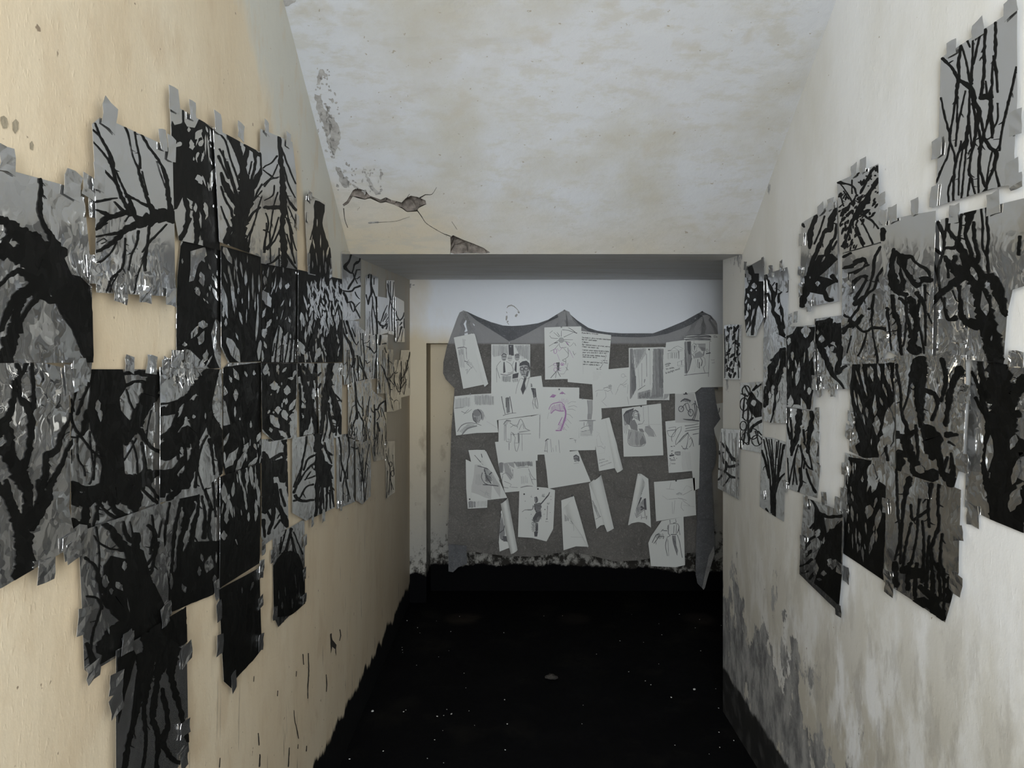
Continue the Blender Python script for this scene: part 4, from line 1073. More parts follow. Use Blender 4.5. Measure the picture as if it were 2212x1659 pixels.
RS('RC -105 500 60 470 200 452 262 590 250 900 262 1250 200 1392 -105 1392', 'silvery sheet of bent leafless twigs under the splattered drawing', 1, '''b RC
190 480 24|150 570 30|140 680 30|110 790 24|60 900 30|20 970 30|-50 1060 30
255 590 16|180 700 24|150 800 24|110 840 24|50 890 40|0 930 60
-10 600 40|50 570 30|80 590 20|60 640 20|-10 690 20;-60 690 20|20 660 20|100 620 20
-20 780 24|50 710 24|90 715 20|60 790 30|0 890 40;150 850 24|135 960 30|130 1080 14|140 1200 16|165 1320 24|170 1395 24
110 960 34|112 965 30;-100 1120 30|0 1080 50|60 1020 30;-20 1070 40|70 1140 24|150 1110 30|250 1130 40
85 1150 14|70 1240 12|20 1330 14;-100 560 30|-40 530 30;-100 650 16|-20 640 20
b RB
950 790 30|1010 770 30|1080 730 34|1110 760 20;970 920 14|1050 860 22|1115 850 26;940 1260 30|1000 1170 30|950 1130 24;1040 1200 30|1080 1130 24;1110 1260 12|1060 1400 12;1000 1280 14|970 1400 12''', '1829 606 1838 620', step=14, amp=.004)
RS('RB 895 178 1192 45 1204 605 910 690', 'pale sheet splattered with leaf shaped ink marks bursting from one stem', 2, '''b RB
905 180 34|960 190 18|1010 210 16|1030 260 14;920 190 10|980 280 12|1010 350 14;1000 160 10|1000 260 12
1194 160 46|1140 240 34|1080 330 44|1040 400 54|990 480 22|960 580 22|930 640 28;1140 90 14|1100 180 24|1060 260 22
1050 400 16|1110 430 22|1160 470 16|1190 510 16;1060 440 12|1110 530 14|1150 620 16;1030 480 12|1050 570 12|1080 640 16;1040 500 12|1060 560 12
1000 450 30|970 540 14|950 610 12;1000 380 24|960 420 30;1060 570 24|1080 620 40;915 260 10|940 350 12;940 240 8|975 300 10
l 1125 150 70 22 -35 1150 90 60 20 -30 1080 180 60 20 -25 1115 310 70 36 -35 1105 390 70 34 -60 1060 300 70 20 -30 960 370 70 26 -40 930 400 60 22 -30 1180 80 50 26 -20 1065 180 40 16 0 1170 130 14 14 0 1170 220 12 12 0 1130 400 30 14 0 940 440 40 18 -20
R 46 26 64 8 17 -32 22 910 260 1180 470
R 34 26 60 7 14 -18 20 915 440 1040 660
R 22 10 20 8 12 -20 40 1040 70 1195 330''', '1848 368 1868 357 1909 430', step=12)
RS('RB 640 470 770 390 892 308 905 1030 790 1050 626 1083', 'sheet with thick black trunks sweeping up to the right, left of the splattered drawing', 1, '''b RB
750 420 34|720 490 44|700 570 54|700 650 28;805 420 16|770 530 16|730 620 16;645 480 30|660 500 20
890 370 44|850 460 54|840 520 44|800 540 34|770 620 34|740 680 44|720 760 44|700 840 66|670 950 66|640 1065 56
890 480 28|880 560 28|850 620 34|820 690 54;895 600 18|860 660 24
p 760 700 860 690 900 730 850 780 770 850 830 865 895 890 820 930 800 985 690 965 680 860
860 850 44|895 890 24;800 960 44|820 1010 54|860 1020 34;660 960 34|640 1040 44;700 590 16|720 540 12;850 480 16|880 440 14
h 760 905 40 30 0 705 860 20 10 0 800 730 50 14 -30''', '1776 452 1797 441 1734 516 1731 586 1751 662 1732 625', step=12)
RS('RG 85 300 200 260 425 140 425 1210 270 1545 110 1545 70 1100', 'small sheet thick with black trunk and cross twigs at far end beside the alcove', 1, '''b RG
p 130 310 205 270 250 420 330 420 330 560 410 560 412 1200 330 980 290 1080 230 1530 190 1530 210 1300 130 1440 80 1540 70 1100 90 700 180 560
h 160 470 160 60 25 250 640 110 90 0 200 720 50 40 0 150 820 90 40 20 265 890 60 50 -40 110 920 90 30 -20 145 1020 130 30 -5 180 1030 90 24 0 130 1140 120 44 10 120 620 140 60 0 100 540 100 60 0 100 1210 90 50 -20 150 1340 140 20 -10 220 1180 260 20 -10 250 1120 150 14 -10 120 1400 140 20 -10 290 720 30 20 0
90 430 20|100 560 20;90 550 20|200 550 24
H 340 1000 320 1060 300 1500 420 1500 420 1210''', '1650 566 1612 574', step=8, amp=.0015)
RS('RG 425 450 610 385 840 305 870 480 850 1200 870 1659 420 1900', 'grey sheet with a forked black trunk slanting down to the right, far end', 0, '''b RG
470 440 40|500 560 50|550 680 100|600 820 120|600 950 120|590 1090 100|640 1170 130|690 1300 140|740 1480 150|750 1659 150
650 600 60|655 700 40|640 800 50;690 780 40|690 900 60|720 1020 80|740 1100 80|760 1250 70|780 1400 70
740 750 40|700 790 50;430 780 60|500 790 80|530 900 60|580 1000 60;430 500 24|430 620 30;620 580 30|580 640 30
h 620 660 90 50 0 660 850 90 20 0 660 920 50 20 0 690 1010 150 40 -20 740 1230 130 16 0''', '1690 574 1667 586 1700 618', step=9, amp=.002)
RS('RB 82 1205 130 1195 205 1200 196 1592 82 1590', 'narrow sheet dotted with bamboo like leaf strokes on the wall edge by the alcove', 1, '''b RB
85 1230 10|88 1400 8|86 1580 8;120 1220 8|115 1340 8|112 1460 8;150 1210 10|160 1350 8|150 1500 8;185 1230 14|180 1400 8|185 1580 8
l 160 1240 60 22 -30 180 1215 40 18 -20 110 1230 50 16 10 150 1290 50 22 -20 175 1330 50 22 25 120 1380 50 18 -40 140 1420 60 18 -50 160 1440 40 18 -50 110 1410 40 14 -60 130 1480 50 18 -20 105 1520 40 18 -30 120 1560 50 20 20 155 1560 50 16 -20 100 1300 50 14 10 190 1480 60 12 10 95 1460 40 14 0 175 1400 50 12 0 140 1530 40 16 20
R 16 24 46 8 14 -10 40 88 1215 195 1585''', '', step=8, amp=.0015)
RS('RD 380 105 460 60 550 110 552 740 440 738 378 722', 'grey sheet with a trunk breaking into roots down to the left, far end middle', 1, '''b RD
540 190 66|490 250 66|450 320 76|430 420 66|410 520 56|390 620 24;520 200 86|510 330 66|480 420 66|470 560 34|450 680 24|430 738 14
440 270 30|460 260 30;395 470 30|385 560 20;400 600 40|420 520 40;460 640 20|470 560 30;540 180 30|545 320 20
h 430 530 60 26 0 460 470 30 14 0 490 540 100 20 -10 500 300 90 10 -10''', '1700 860', step=9, amp=.002)
RS('RD 550 22 765 5 768 420 745 640 650 632 550 612', 'black trunk sheet with pale bark slits, far middle of right wall', 2, '''b RD
p 555 90 600 70 630 20 765 20 745 190 765 400 728 642 640 600 556 606
h 600 240 70 24 0 640 370 190 32 -8 585 575 100 40 0 680 600 110 44 20 742 200 160 44 -10 725 500 60 30 0 570 300 80 12 0 600 380 60 10 0 625 300 70 12 10 690 470 50 10 0 575 130 60 30 -10 700 60 90 60 0 690 250 90 12 -5''', '1710 690 1722 684 1761 826', step=9, amp=.002)
RS('RD 765 -40 965 -65 975 300 1025 312 1025 485 800 482 765 460', 'sheet with a knotted black trunk bending right, above the bare white gap', 1, '''b RD
790 0 66|840 20 130|900 60 130|950 100 66;800 150 56|830 220 56|870 300 56|900 380 44|950 430 28|980 482 16
940 140 66|960 220 56|930 370 44|980 320 34|1025 310 28;880 160 34|920 200 44
p 768 20 960 -10 965 150 900 130 850 170 800 190 768 130
h 820 110 60 44 0 900 185 50 30 -30 790 60 40 20 0''', '1773 842 1803 843', step=10, amp=.003, concave=True)
RS('RD 205 440 372 430 372 830 362 962 205 932', 'sheet with a black knot ringed by tangled vines, far end', 0, '''b RD
p 290 500 330 560 370 590 368 690 320 700 280 640 250 590
240 460 20|270 520 24|300 540 30;330 460 30|300 500 24|360 450 20;215 520 20|260 540 20;370 720 40|310 760 40|280 800 40
e 250 500 30 40 12;e 235 600 30 50 12;e 260 680 34 44 12;e 230 760 24 34 12;e 300 820 40 40 12;e 250 850 30 40 12;e 330 870 40 40 10
270 560 30|265 700 24|270 900 16;300 700 20|250 780 20|230 900 16;320 800 16|350 900 14;215 860 16|260 900 14;240 520 16|225 700 16;340 800 20|368 830 14
h 310 590 50 36 10 330 520 60 20 0''', '', step=9, amp=.002)
RS('RD 65 780 200 790 195 1310 120 1270 38 1225 48 900', 'small streaked sheet with one crooked bare branch on the wall edge, far lower end', 1, '''b RD
60 880 20|110 950 24|150 1010 44|190 1022 28;45 950 24|110 1060 44|190 1050 34;40 1080 24|90 1100 28|140 1140 34|195 1150 28;110 1060 34|60 1150 24|40 1165 24
130 1140 18|80 1210 16;90 890 12|140 990 16;60 960 30|80 960 20
c mid
v 26 7 50 800 195 1290 4''', '', step=8, amp=.0015)
RS('RD 370 840 450 850 545 880 532 1475 440 1420 350 1362', 'sheet with a vase shaped bush of thin stems, lowest at far right end', 0, '''b RD
380 860 14|410 1000 16|430 1150 20|440 1410 20;400 850 12|430 1000 14|450 1200 18|450 1430 18;440 860 12|455 1050 14|460 1200 18|462 1440 18
480 880 12|470 1050 14|470 1200 18|468 1440 14;510 890 16|490 1050 18|480 1180 20;540 900 16|510 1000 18|490 1150 20
350 900 20|390 1020 20|420 1150 20;545 1110 14|500 1160 30|470 1250 24;420 860 10|440 1000 12|455 1180 14;495 870 10|480 1000 10;525 950 12|500 1100 16;370 940 12|410 1060 14|435 1180 16
400 1380 30|420 1410 20;530 900 20|520 960 20''', '1649 1070 1697 1050', step=9, amp=.002)
RS('RD 550 622 660 640 795 652 800 1110 780 1300 660 1262 555 1225', 'sheet of forked limbs over thin upright stems, beside the tall white gap', 0, '''b RD
650 630 66|640 760 56|620 870 56|590 950 44;580 700 24|590 800 28|590 960 28;740 660 50|735 760 56|720 850 56|710 960 44
680 790 28|690 900 24;640 900 20|600 1050 18|570 1200 18;650 910 18|700 1050 24|750 1090 14;620 970 14|600 1200 14
650 1080 44|660 1180 34|640 1250 24;700 1080 24|720 1160 24|770 1260 28;560 1000 14|570 1180 14;680 880 16|720 960 20|745 1080 18;660 900 14|670 1000 14|660 1100 16
610 1050 12|630 1200 14;590 980 30|600 940 30;690 1000 16|680 1080 20;550 700 20|580 860 30''', '1768 892 1769 942 1769 1012 1764 970', step=9, amp=.002)
RS('P 1738 1074 1780 1088 1822 1106 1822 1240 1814 1322 1728 1240', 'sheet of boughs and leaves ending in a long black point, under the white gap', 2, '''b RH
p 340 270 440 420 470 600 640 450 640 1000 640 1400 600 1420 430 1260 330 1180 380 1000 330 900 420 700 300 560 330 420
p 500 550 640 500 640 800 470 840
280 200 30|340 280 40|380 360 60|440 400 60|540 410 50|640 400 60
280 540 34|330 480 34|420 470 60;270 680 34|330 640 44|420 620 50;210 780 34|270 700 34;240 860 40|290 800 50;160 980 24|230 960 40|300 900 50;180 1060 24|260 1040 40
280 1130 40|330 1060 50;470 780 90|480 900 100
h 515 940 110 70 -15 230 1010 130 70 -35 350 760 160 60 -35 345 1060 60 36 -30 440 1060 70 60 0 330 930 80 36 -25 560 960 130 90 -20 370 600 110 60 -20 320 590 80 30 -10 235 830 80 50 -20 390 1130 70 30 80 300 1160 60 40 20 610 1020 60 20 0 440 680 90 26 -10
H 480 450 600 460 560 540 520 550 490 500''', '1785 1076 1813 1090 1738 1172 1817 1226 1815 1318 1744 1085', step=11, amp=.004)
RS('RE 95 115 340 82 338 665 262 650 180 630 92 590', 'sheet of a black trunk with many upswept narrow stems, upper right middle', 1, '''b RE
p 110 118 335 110 335 320 285 400 250 625 150 628 125 560 150 540 120 440 95 250
h 165 180 110 14 10 215 170 90 24 10 255 160 100 16 10 300 170 120 22 12 320 220 100 10 12 140 190 90 10 15 180 250 90 12 15 290 260 80 12 20 235 340 120 24 0 150 330 110 16 12 175 420 60 10 10 125 300 90 10 10 270 320 50 16 20 245 450 110 36 0 130 500 60 24 10 270 560 120 40 -10 195 160 60 8 0 315 150 60 8 8 160 130 40 10 0
h 190 380 60 16 10 215 540 40 6 0 110 430 80 30 0 310 460 220 60 0
270 480 24|285 560 20|300 640 20;160 350 16|130 470 14''', '1841 900 1836 932', step=12, amp=.003)
RS('RE 70 598 180 632 255 640 318 640 280 1292 180 1225 80 1160 50 1140 60 800', 'black sheet of bark with thin pale slits, below the upswept stems', 0, '''b RE
p 90 620 210 640 200 720 290 780 280 1292 60 1150 70 800
h 90 680 100 30 5 165 740 40 14 0 200 770 90 14 -15 215 720 130 50 0 70 800 90 26 0 110 930 90 16 5 200 920 80 40 -10 230 780 80 30 -20 130 1050 90 10 0 150 1060 70 14 5 215 1090 130 22 -12 185 1010 70 10 5 250 960 120 30 -10 75 920 120 16 0 165 1150 90 14 5 110 1080 90 8 0 240 1050 70 14 0 90 1010 60 10 0 235 870 60 14 -15
r 16 24 70 5 10 0 12 80 660 250 1120''', '1828 1012 1826 1070 1831 1242 1828 1100', step=12, amp=.003)
RS('RE 340 75 600 70 735 68 735 330 720 590 665 792 500 745 350 692', 'crumpled sheet with a face like ring of roots hanging from a stem', 2, '''b RE
490 90 70|470 160 90|480 300 66|490 450 34;350 120 24|370 260 20|380 380 20|420 500 44;430 200 20|410 300 14|380 380 16
600 90 34|620 200 34|600 320 26;700 150 66|660 230 44|640 330 44|630 450 28;500 260 34|560 280 34|580 340 26|550 420 26
345 500 54|400 520 44|450 480 24;520 470 66|560 520 100|550 620 70;400 520 66|430 620 56|480 720 66|550 720 90
630 500 44|690 500 24;640 540 20|670 560 10;460 450 24|470 600 24|460 650 24;500 460 26|520 600 26;580 560 44|600 700 44|650 750 70
650 600 14|660 720 44;370 600 66|360 690 60;430 560 40|440 690 40;480 350 40|500 420 30;630 620 20|600 720 30
h 480 690 60 50 60 ''', '2091 850 2086 1000', step=14, amp=.006)
RS('RE 300 664 480 712 700 800 690 1250 660 1350 612 1520 450 1408 330 1330 288 1200', 'long sheet of thin wavering trunks ending in a dark point, lowest of right wall', 1, '''b RE
350 690 20|355 900 20|370 1050 20|340 1180 14;420 740 50|390 870 30|380 1000 20|370 1200 20;490 790 20|470 900 20|460 1050 16|430 1200 24
540 770 30|525 880 24|530 1000 20;580 770 24|575 900 20|580 1000 24|540 1120 30|560 1200 24|620 1300 20;430 880 20|440 960 24|520 910 20
430 980 20|400 1100 20|380 1250 24;490 970 16|500 1100 20|490 1300 30;530 1050 20|520 1170 24|510 1330 30;600 1040 20|590 1180 24|610 1260 30
380 1230 44|440 1250 70|500 1260 60;450 1410 50|520 1420 60|560 1440 70|600 1500 50;575 1200 24|590 1400 30;610 1230 20|605 1480 24
420 1200 30|410 1340 40;460 1200 30|450 1390 30;540 1140 24|550 1380 40;340 1200 40|350 1320 40;640 1280 30|630 1400 40;480 1330 40|560 1400 60''', '1917 1092 1921 1246 1926 1272 2076 1152 2070 1262 2000 1060', step=14, amp=.004)
RS('RE 760 98 900 110 1040 132 1100 140 1100 1060 1040 1033 850 955 720 892 742 400', 'large sheet with a massive black trunk and side limb, right picture edge', 0, '''b RE
900 100 130|920 250 140|930 400 170|930 550 170|930 700 160|930 850 170|950 990 190
760 160 24|790 220 24|820 320 40|850 430 40|840 560 40|830 680 40|850 780 50|880 860 60;800 100 40|820 210 40|830 300 60;870 120 30|870 220 40|840 300 40
780 300 24|820 370 30|880 420 60;1050 200 70|980 300 90|940 400 100;1050 580 60|1010 560 90|960 640 120;1090 760 80|1040 900 110|1000 980 90
p 860 850 1000 760 1040 960 1040 1040 860 960
h 858 600 200 44 -4 1005 700 150 44 -15 1000 850 150 66 -20 990 540 90 40 -20''', '2106 1114 2085 1004', step=16, amp=.004)

# ---------------------------------------------------------------- alcove back wall: grey cloth and pinned pencil sketches
def outline(txt):
    out = []
    for part in txt.strip().split('/'):
        b, *r = part.split(); v = [float(t) for t in r]
        out += [bpt(b, v[i], v[i + 1]) for i in range(0, len(v), 2)]
    return 'P ' + ' '.join('%.2f %.2f' % p for p in out)
class Cloth(Sheet):
    def disp(s, x, y, p):
        d = .012 * (noise.noise(p * 5 + Vector((3, 0, 0))) + .5 * noise.noise(p * 13) + .25 * noise.noise(p * 28))
        for qx, qy in ((1003, 670), (1220, 668), (1517, 671)):   # folds running down from the nailed peaks
            dx, dy = x - qx, y - qy; r = math.hypot(dx, dy); a = math.atan2(dx, dy + 1e-3)
            if dy > -5 and r < 260: d += .016 * math.sin(a * 11 + qx) * max(0, 1 - r / 260) * min(1, r / 25)
        return d + .014
TOP = '''/BA 560 328 600 340 700 388 830 440 950 475 1040 480 1150 475 1300 455 1400 420 1480 370
/BB 405 205 480 235 495 275 600 360 770 470 900 515 1050 540 1250 555/BC 480 555 700 475 950 370 1150 260 1218 225'''[1:]
cl = Cloth('hanging_cloth', 'B', outline(TOP + '''/BC 1340 290 1420 370 1448 420 1452 620 1452 1400/P 1535 836 1520 1192 1478 1194
/BH 1700 380 1600 395 1440 402 1300 370 1160 342 1080 345 880 372 700 366 460 336/BH 330 300/BA 440 1500 465 1180 472 1100 385 1010 357 950 360 840 395 680 430 580 470 470 520 345'''),
    'grey fleece cloth nailed up by three peaks and hung with pencil sketches', None, 'cloth', off=.004, step=10, base='cloth', concave=True, thick=.002)
cl.make()
del cl.o['category']; tag(cl.o, cat='cloth')
def piece(name, poly, off, base, label=None, amp=.006):
    s = Cloth(name, 'B', outline(poly), label or name, None, None, off=off, step=9, base=base, concave=True, thick=.002)
    s.make(cl.o); o = s.o
    for k in ('label', 'category', 'group'):
        if k in o: del o[k]
    if label: o['label'] = label
    o.location = s.org - cl.org
    return s
piece('side_fall', 'BH 335 290 455 300 458 420 400 442 365 476 335 472', .016, 'cloth2', 'left side fall with a pale cut edge')
piece('side_fall', '''BE 1800 105 1960 110 2000 350 2050 550 1960 680 1990 1050 1975 1180 1925 1300/BG 1750 100 1790 1000 1790 1150 1665 1590 1650 1612 1570 1530 1550 1420 1555 1000 1580 300
/BE 1720 1500 1740 1100 1760 600 1700 190''', .05, 'cloth2', 'right side fall twisting over the sketches')
piece('hem', 'BG 1650 1612 1630 1590 1720 1180 1780 1060 1790 1150 1665 1590', .058, 'cloth3', 'pale hem of the right fall')
piece('folded_top', 'BA 590 338 700 388 830 440 950 475 1040 482 1150 476 1300 456 1400 421 1490 365 1500 395 1380 450 1210 545 1060 620 1010 632 900 560 770 480 680 420', .014, 'cloth2', 'darker folded band of cloth between left and middle peaks')
piece('folded_top', '''BB 500 285 600 362 770 472 900 517 1050 542 1250 557/BC 480 557 700 477 950 372 1150 262 1218 228 1340 292 1400 370 1340 320 1240 300 1150 350 1050 420 900 490 700 560 480 600 300 615 100 612
/BB 1050 600 900 560 760 520 620 420''', .014, 'cloth2', 'darker folded band of cloth between middle and right peaks')
piece('fold', 'BA 545 345 570 335 600 380 640 545 625 540 585 420', .016, 'cloth3', 'fold under the left peak, coloured pale as if lit')  # paler strips paint the light that catches the pleats
piece('fold', 'BC 1180 320 1235 300 1260 420 1270 570 1200 575 1190 430', .02, 'cloth3', 'fold under the right peak, coloured pale as if lit')
piece('fold', 'BB 400 250 430 245 455 360 465 450 440 455 430 340', .016, 'cloth3', 'fold under the middle peak, coloured pale as if lit')
for x, y in ((1001.5, 673), (1219, 671), (1516, 674), (1100.5, 741)):
    bm = bmesh.new(); bmesh.ops.create_cone(bm, cap_ends=True, segments=8, radius1=.004, radius2=.006, depth=.03, matrix=__import__('mathutils').Matrix.Rotation(math.pi / 2, 4, 'X'))
    link('nail', bm, M['pin'], cl.o, loc=on_back(x, y, .028) - cl.org)

GB = 'pencil sketches pinned to the grey cloth'
def BS(poly, label, layer, draw, pins='', amp=0.0, concave=False, rolls=(), bends=(), edge=0.0, texts=(), done=True):
    s = Sheet('pencil_sketch', 'B', poly, label, GB, 'sketch', off=.052 + layer * .006, step=10, amp=amp, base='paper', concave=concave, edge=edge)
    s.blk = poly.split()[0]
    for b in bends: s.bend(*b)
    s.make()
    s.color = 'graphite'; s.draw(draw)
    for t in texts: s.text(*t)
    s.done('pencil_lines')
    if pins: s.pins(pins)
    for r in rolls: s.roll(*r)
    return s
BS('BA 462 595 640 557 690 690 760 960 778 1060 556 1105 500 800', 'tall tilted sketch with a rolled right edge and grey shading, top left of cloth', 1, '''c mid
x 5 14 9 500 710 560 690 575 900 520 890;x 3 12 8 545 600 580 620 570 690 550 690;c grey
x 4 16 8 505 720 560 700 560 760 515 780;500 700 10|560 690 14|590 700 8;585 700 8|590 800 6;x -20 16 7 590 790 660 880 650 900 590 860
570 830 14|600 840 10;590 850 6|640 900 6;580 920 6|600 910 5|590 960 5|620 910 5|640 900 4;c pale;640 860 5|690 940 5''', '648 560', rolls=[('BA 640 556 672 560 806 1055 770 1085 735 1000', (655, 558, 785, 1068), 40, .002, .022)])
BS('BA 835 662 1222 663 1222 1181 835 1180', 'sketch of men in white shirts and dark ties, one wearing glasses in front', 3, '''c mid
x 1 10 9 840 668 1000 668 1000 770 850 790;x 1 9 10 1062 668 1218 668 1218 830 1110 760;c grey
x 1 22 9 900 680 1000 670 1000 760 900 770;x 1 24 9 1080 670 1210 670 1205 820 1120 800;c graphite
p 1005 667 1056 667 1060 775 1010 775;c mid;E 962 790 27 40;E 1092 790 26 38;c pale;E 1020 800 25 34;c graphite
940 775 10|960 752 12|985 770 10;x 0 7 6 1066 760 1115 752 1118 780 1070 778;945 785 10|985 785 10;1078 790 8|1110 790 8;950 815 7|975 815 7;1000 800 5|1040 800 5
p 957 838 968 838 977 940 955 950;p 1076 840 1088 840 1086 945 1066 920;p 1048 960 1108 945 1100 995 1045 1005
c grey;930 830 6|890 880 6|905 950 6|920 1000 6;985 835 6|1030 860 6|1055 930 8|1000 950 7;930 960 12|990 970 10|1055 945 8;1060 830 5|1040 880 5;1110 830 6|1130 870 6
x 2 9 8 938 975 1035 975 1030 1038 938 1035;x 3 10 8 1040 1010 1110 1000 1100 1040 1050 1040;885 900 5|890 1040 4
c mid;E 1163 912 47 70;c graphite
p 1113 880 1118 852 1146 832 1185 825 1212 848 1223 900 1214 935 1206 902 1195 874 1160 868 1130 876;e 1141 908 17 16 9;e 1182 904 18 16 9;1158 906 8|1165 905 8;1124 895 8|1150 888 10;1168 886 10|1196 886 8
1160 915 7|1153 940 9|1166 945 7;1140 963 9|1158 960 9|1176 962 8;x 6 7 8 1190 925 1214 925 1200 985 1178 985;c grey;x 4 8 7 1120 930 1140 935 1150 985 1135 975;p 1150 978 1192 978 1186 1003 1165 998;c graphite
p 1163 992 1186 1002 1170 1050 1178 1100 1150 1166 1128 1110 1148 1050;c grey;1125 1000 6|1095 1070 5|1078 1155 4;1215 985 6|1195 1060 5|1175 1120 5;1135 1000 7|1160 1012 7;1190 1008 6|1222 990 6''', '1028 686')
BS('BD 362 150 860 90 1003 68 1072 548 430 638 405 560 395 300 362 300', 'sketch of a standing figure and a pair of legs, half under the men in shirts', 1, '''c graphite
495 335 12|515 450 10|540 560 9;600 335 12|620 450 12|635 545 9;515 578 8|600 552 7|680 545 6;x 2 12 14 540 345 590 340 600 540 560 545;c grey;x 2 8 8 560 400 590 400 590 540 570 545
p 868 165 885 175 890 215 868 215;c graphite;x 6 6 9 870 225 930 230 945 340 905 360 890 290;c grey;905 360 10|890 420 8|910 495 6;925 360 14|925 430 12|955 490 6;940 350 14|955 420 10|960 490 6;900 420 7|945 490 6''')
BS('BA 470 1180 640 1162 860 1150 905 1540 690 1545 485 1570 462 1300', 'sketch of a head seen from behind over a bent arm, left side of cloth', 2, '''c mid
x 1 11 8 470 1205 625 1185 625 1280 470 1310;x 1 13 9 660 1170 850 1158 865 1270 670 1270;c grey;470 1300 6|560 1290 6
x 1 15 7 670 1175 860 1165 865 1265 670 1268;540 1330 7|580 1350 6|640 1310 5;560 1360 5|610 1310 5;c mid;E 705 1375 62 70;c grey;E 692 1345 42 36
c graphite;650 1350 8|660 1420 9|690 1445 8;700 1310 8|735 1350 8|740 1400 10;x 8 8 6 655 1390 700 1380 700 1440 665 1430;720 1420 10|740 1450 8;c paper;E 735 1440 16 28
c grey;500 1530 10|540 1470 12|610 1445 10|700 1455 8|735 1470 8;545 1560 12|600 1500 18|690 1475 14;x 60 12 8 510 1530 600 1450 690 1460 600 1500 545 1550;c pale;760 1350 6|780 1400 5;790 1430 5|905 1500 5''', '628 1157')
BS('BB 110 466 380 455 660 450 668 1234 390 1236 120 1245', 'sketch of cracked glass over a purple face, top centre of cloth', 4, '''c graphite
380 500 9|470 510 8|560 540 12|600 550 8;470 470 7|540 510 10|590 555 10;340 600 8|300 540 6;360 600 9|365 510 5;330 610 8|250 540 5;310 630 8|215 625 7|190 590 6;230 515 7|190 550 5
400 610 9|540 545 6;400 650 8|535 650 6;320 660 8|180 745 6;310 690 12|260 700 14;400 670 7|490 690 6;430 680 9|490 750 6|550 690 5;c mid;E 362 655 36 36;c grey;e 362 655 38 38 6
c graphite;330 700 7|350 770 7|440 760 6;200 820 6|260 790 6|320 720 5;460 770 7|465 900 7|380 950 7;535 820 6|560 880 9|580 850 6;560 700 6|580 740 6;400 780 5|470 860 5
c purple;e 272 820 22 36 10;300 860 6|340 960 5;300 780 7|330 820 6|380 760 6;440 690 12|470 720 10;480 800 6|540 920 5;c graphite
290 1000 20|330 1000 20|310 1050 24;x 0 8 9 295 990 340 980 330 1110 300 1110;380 960 8|430 980 8;430 940 6|430 1020 6;460 1000 5|440 1110 5
c purple;e 378 1015 26 18 10;E 378 1018 10 10;e 270 1020 24 20 8;e 275 1095 26 30 8;330 1080 12|360 1075 8;330 1110 10|355 1105 8;c grey;340 1160 5|400 1160 5|440 1090 5
c graphite;205 1220 9|290 1120 12;275 1220 7|290 1130 6;350 1200 8|300 1100 10|330 1060 8;430 1060 7|465 1105 7;c grey;170 1060 6|260 1010 5''', '362 460')
note = BS('BB 500 508 660 518 1108 580 1050 1330 840 1316 458 1280', 'white sheet of black handwriting tilted beside the cracked glass sketch', 2, '''b MM
c black
1030 1000 10|1050 1040 10|1010 1130 10|1000 1160 12;880 1190 10|930 1230 10|940 1300 12|870 1410 12|845 1430 26;c mid;285 1150 6|300 1620 6''',
  texts=[('MM',)] if False else ())
note.blk = 'MM'
for t in (('If you listen, even you', 250, 305, 780, 345, 62), ('You look see, then remember dont know', 255, 455, 1195, 530, 62), ('for me and again', 255, 520, 745, 555, 60), ('I dance', 262, 600, 490, 620, 62),
          ('Eye cannot move, or near, when', 262, 680, 1160, 760, 60), ('I have to move to', 262, 750, 800, 800, 62), ('I wrote your story broken light', 270, 860, 1135, 915, 62), ('your eyes. now there. there one', 275, 940, 1070, 970, 62),
          ('in great noise lights. bury', 275, 1020, 1015, 1070, 62), ('was not are them', 280, 1080, 745, 1110, 58), ('So, the part between', 315, 1245, 910, 1285, 66), ('where night before', 285, 1325, 835, 1360, 62),
          ('unseen', 930, 1195, 1080, 1215, 50), ('drawn', 965, 1265, 1100, 1285, 50), ('blue eye', 730, 1475, 890, 1490, 44)):
    note.text(*t, 'black', .032)
note.done('handwriting')
BS('P 1278 799.5 1320 797 1358 793.5 1397 796 1397 874 1340 879 1300 882 1281 865', 'pale faint sketch of crouching figures beneath the handwritten sheet', 3, '''b BB
c pale
x 30 26 7 830 1120 1000 1110 900 1260 840 1280;c mid;870 1420 8|920 1400 8|980 1400 8|1010 1370 8|1060 1350 8|1120 1340 8;c grey;990 1370 8|1050 1360 9|1110 1390 9|1060 1420 8|1000 1400 8;x 10 12 8 1060 1320 1110 1320 1120 1390 1070 1380
c mid;890 1500 7|900 1440 7;1020 1420 7|1030 1500 7|980 1560 7;1100 1400 7|1130 1460 6;e 1285 1185 28 28 6;1310 1190 9|1335 1200 8;1240 1310 9|1290 1330 9|1340 1300 8;1200 1400 7|1230 1330 7|1290 1300 7|1350 1240 6;1290 1350 7|1330 1350 7;1170 1470 6|1210 1390 7;1360 1320 7|1350 1450 7
960 1560 6|1040 1640 6;1350 1500 7|1370 1620 7''', '', bends=())
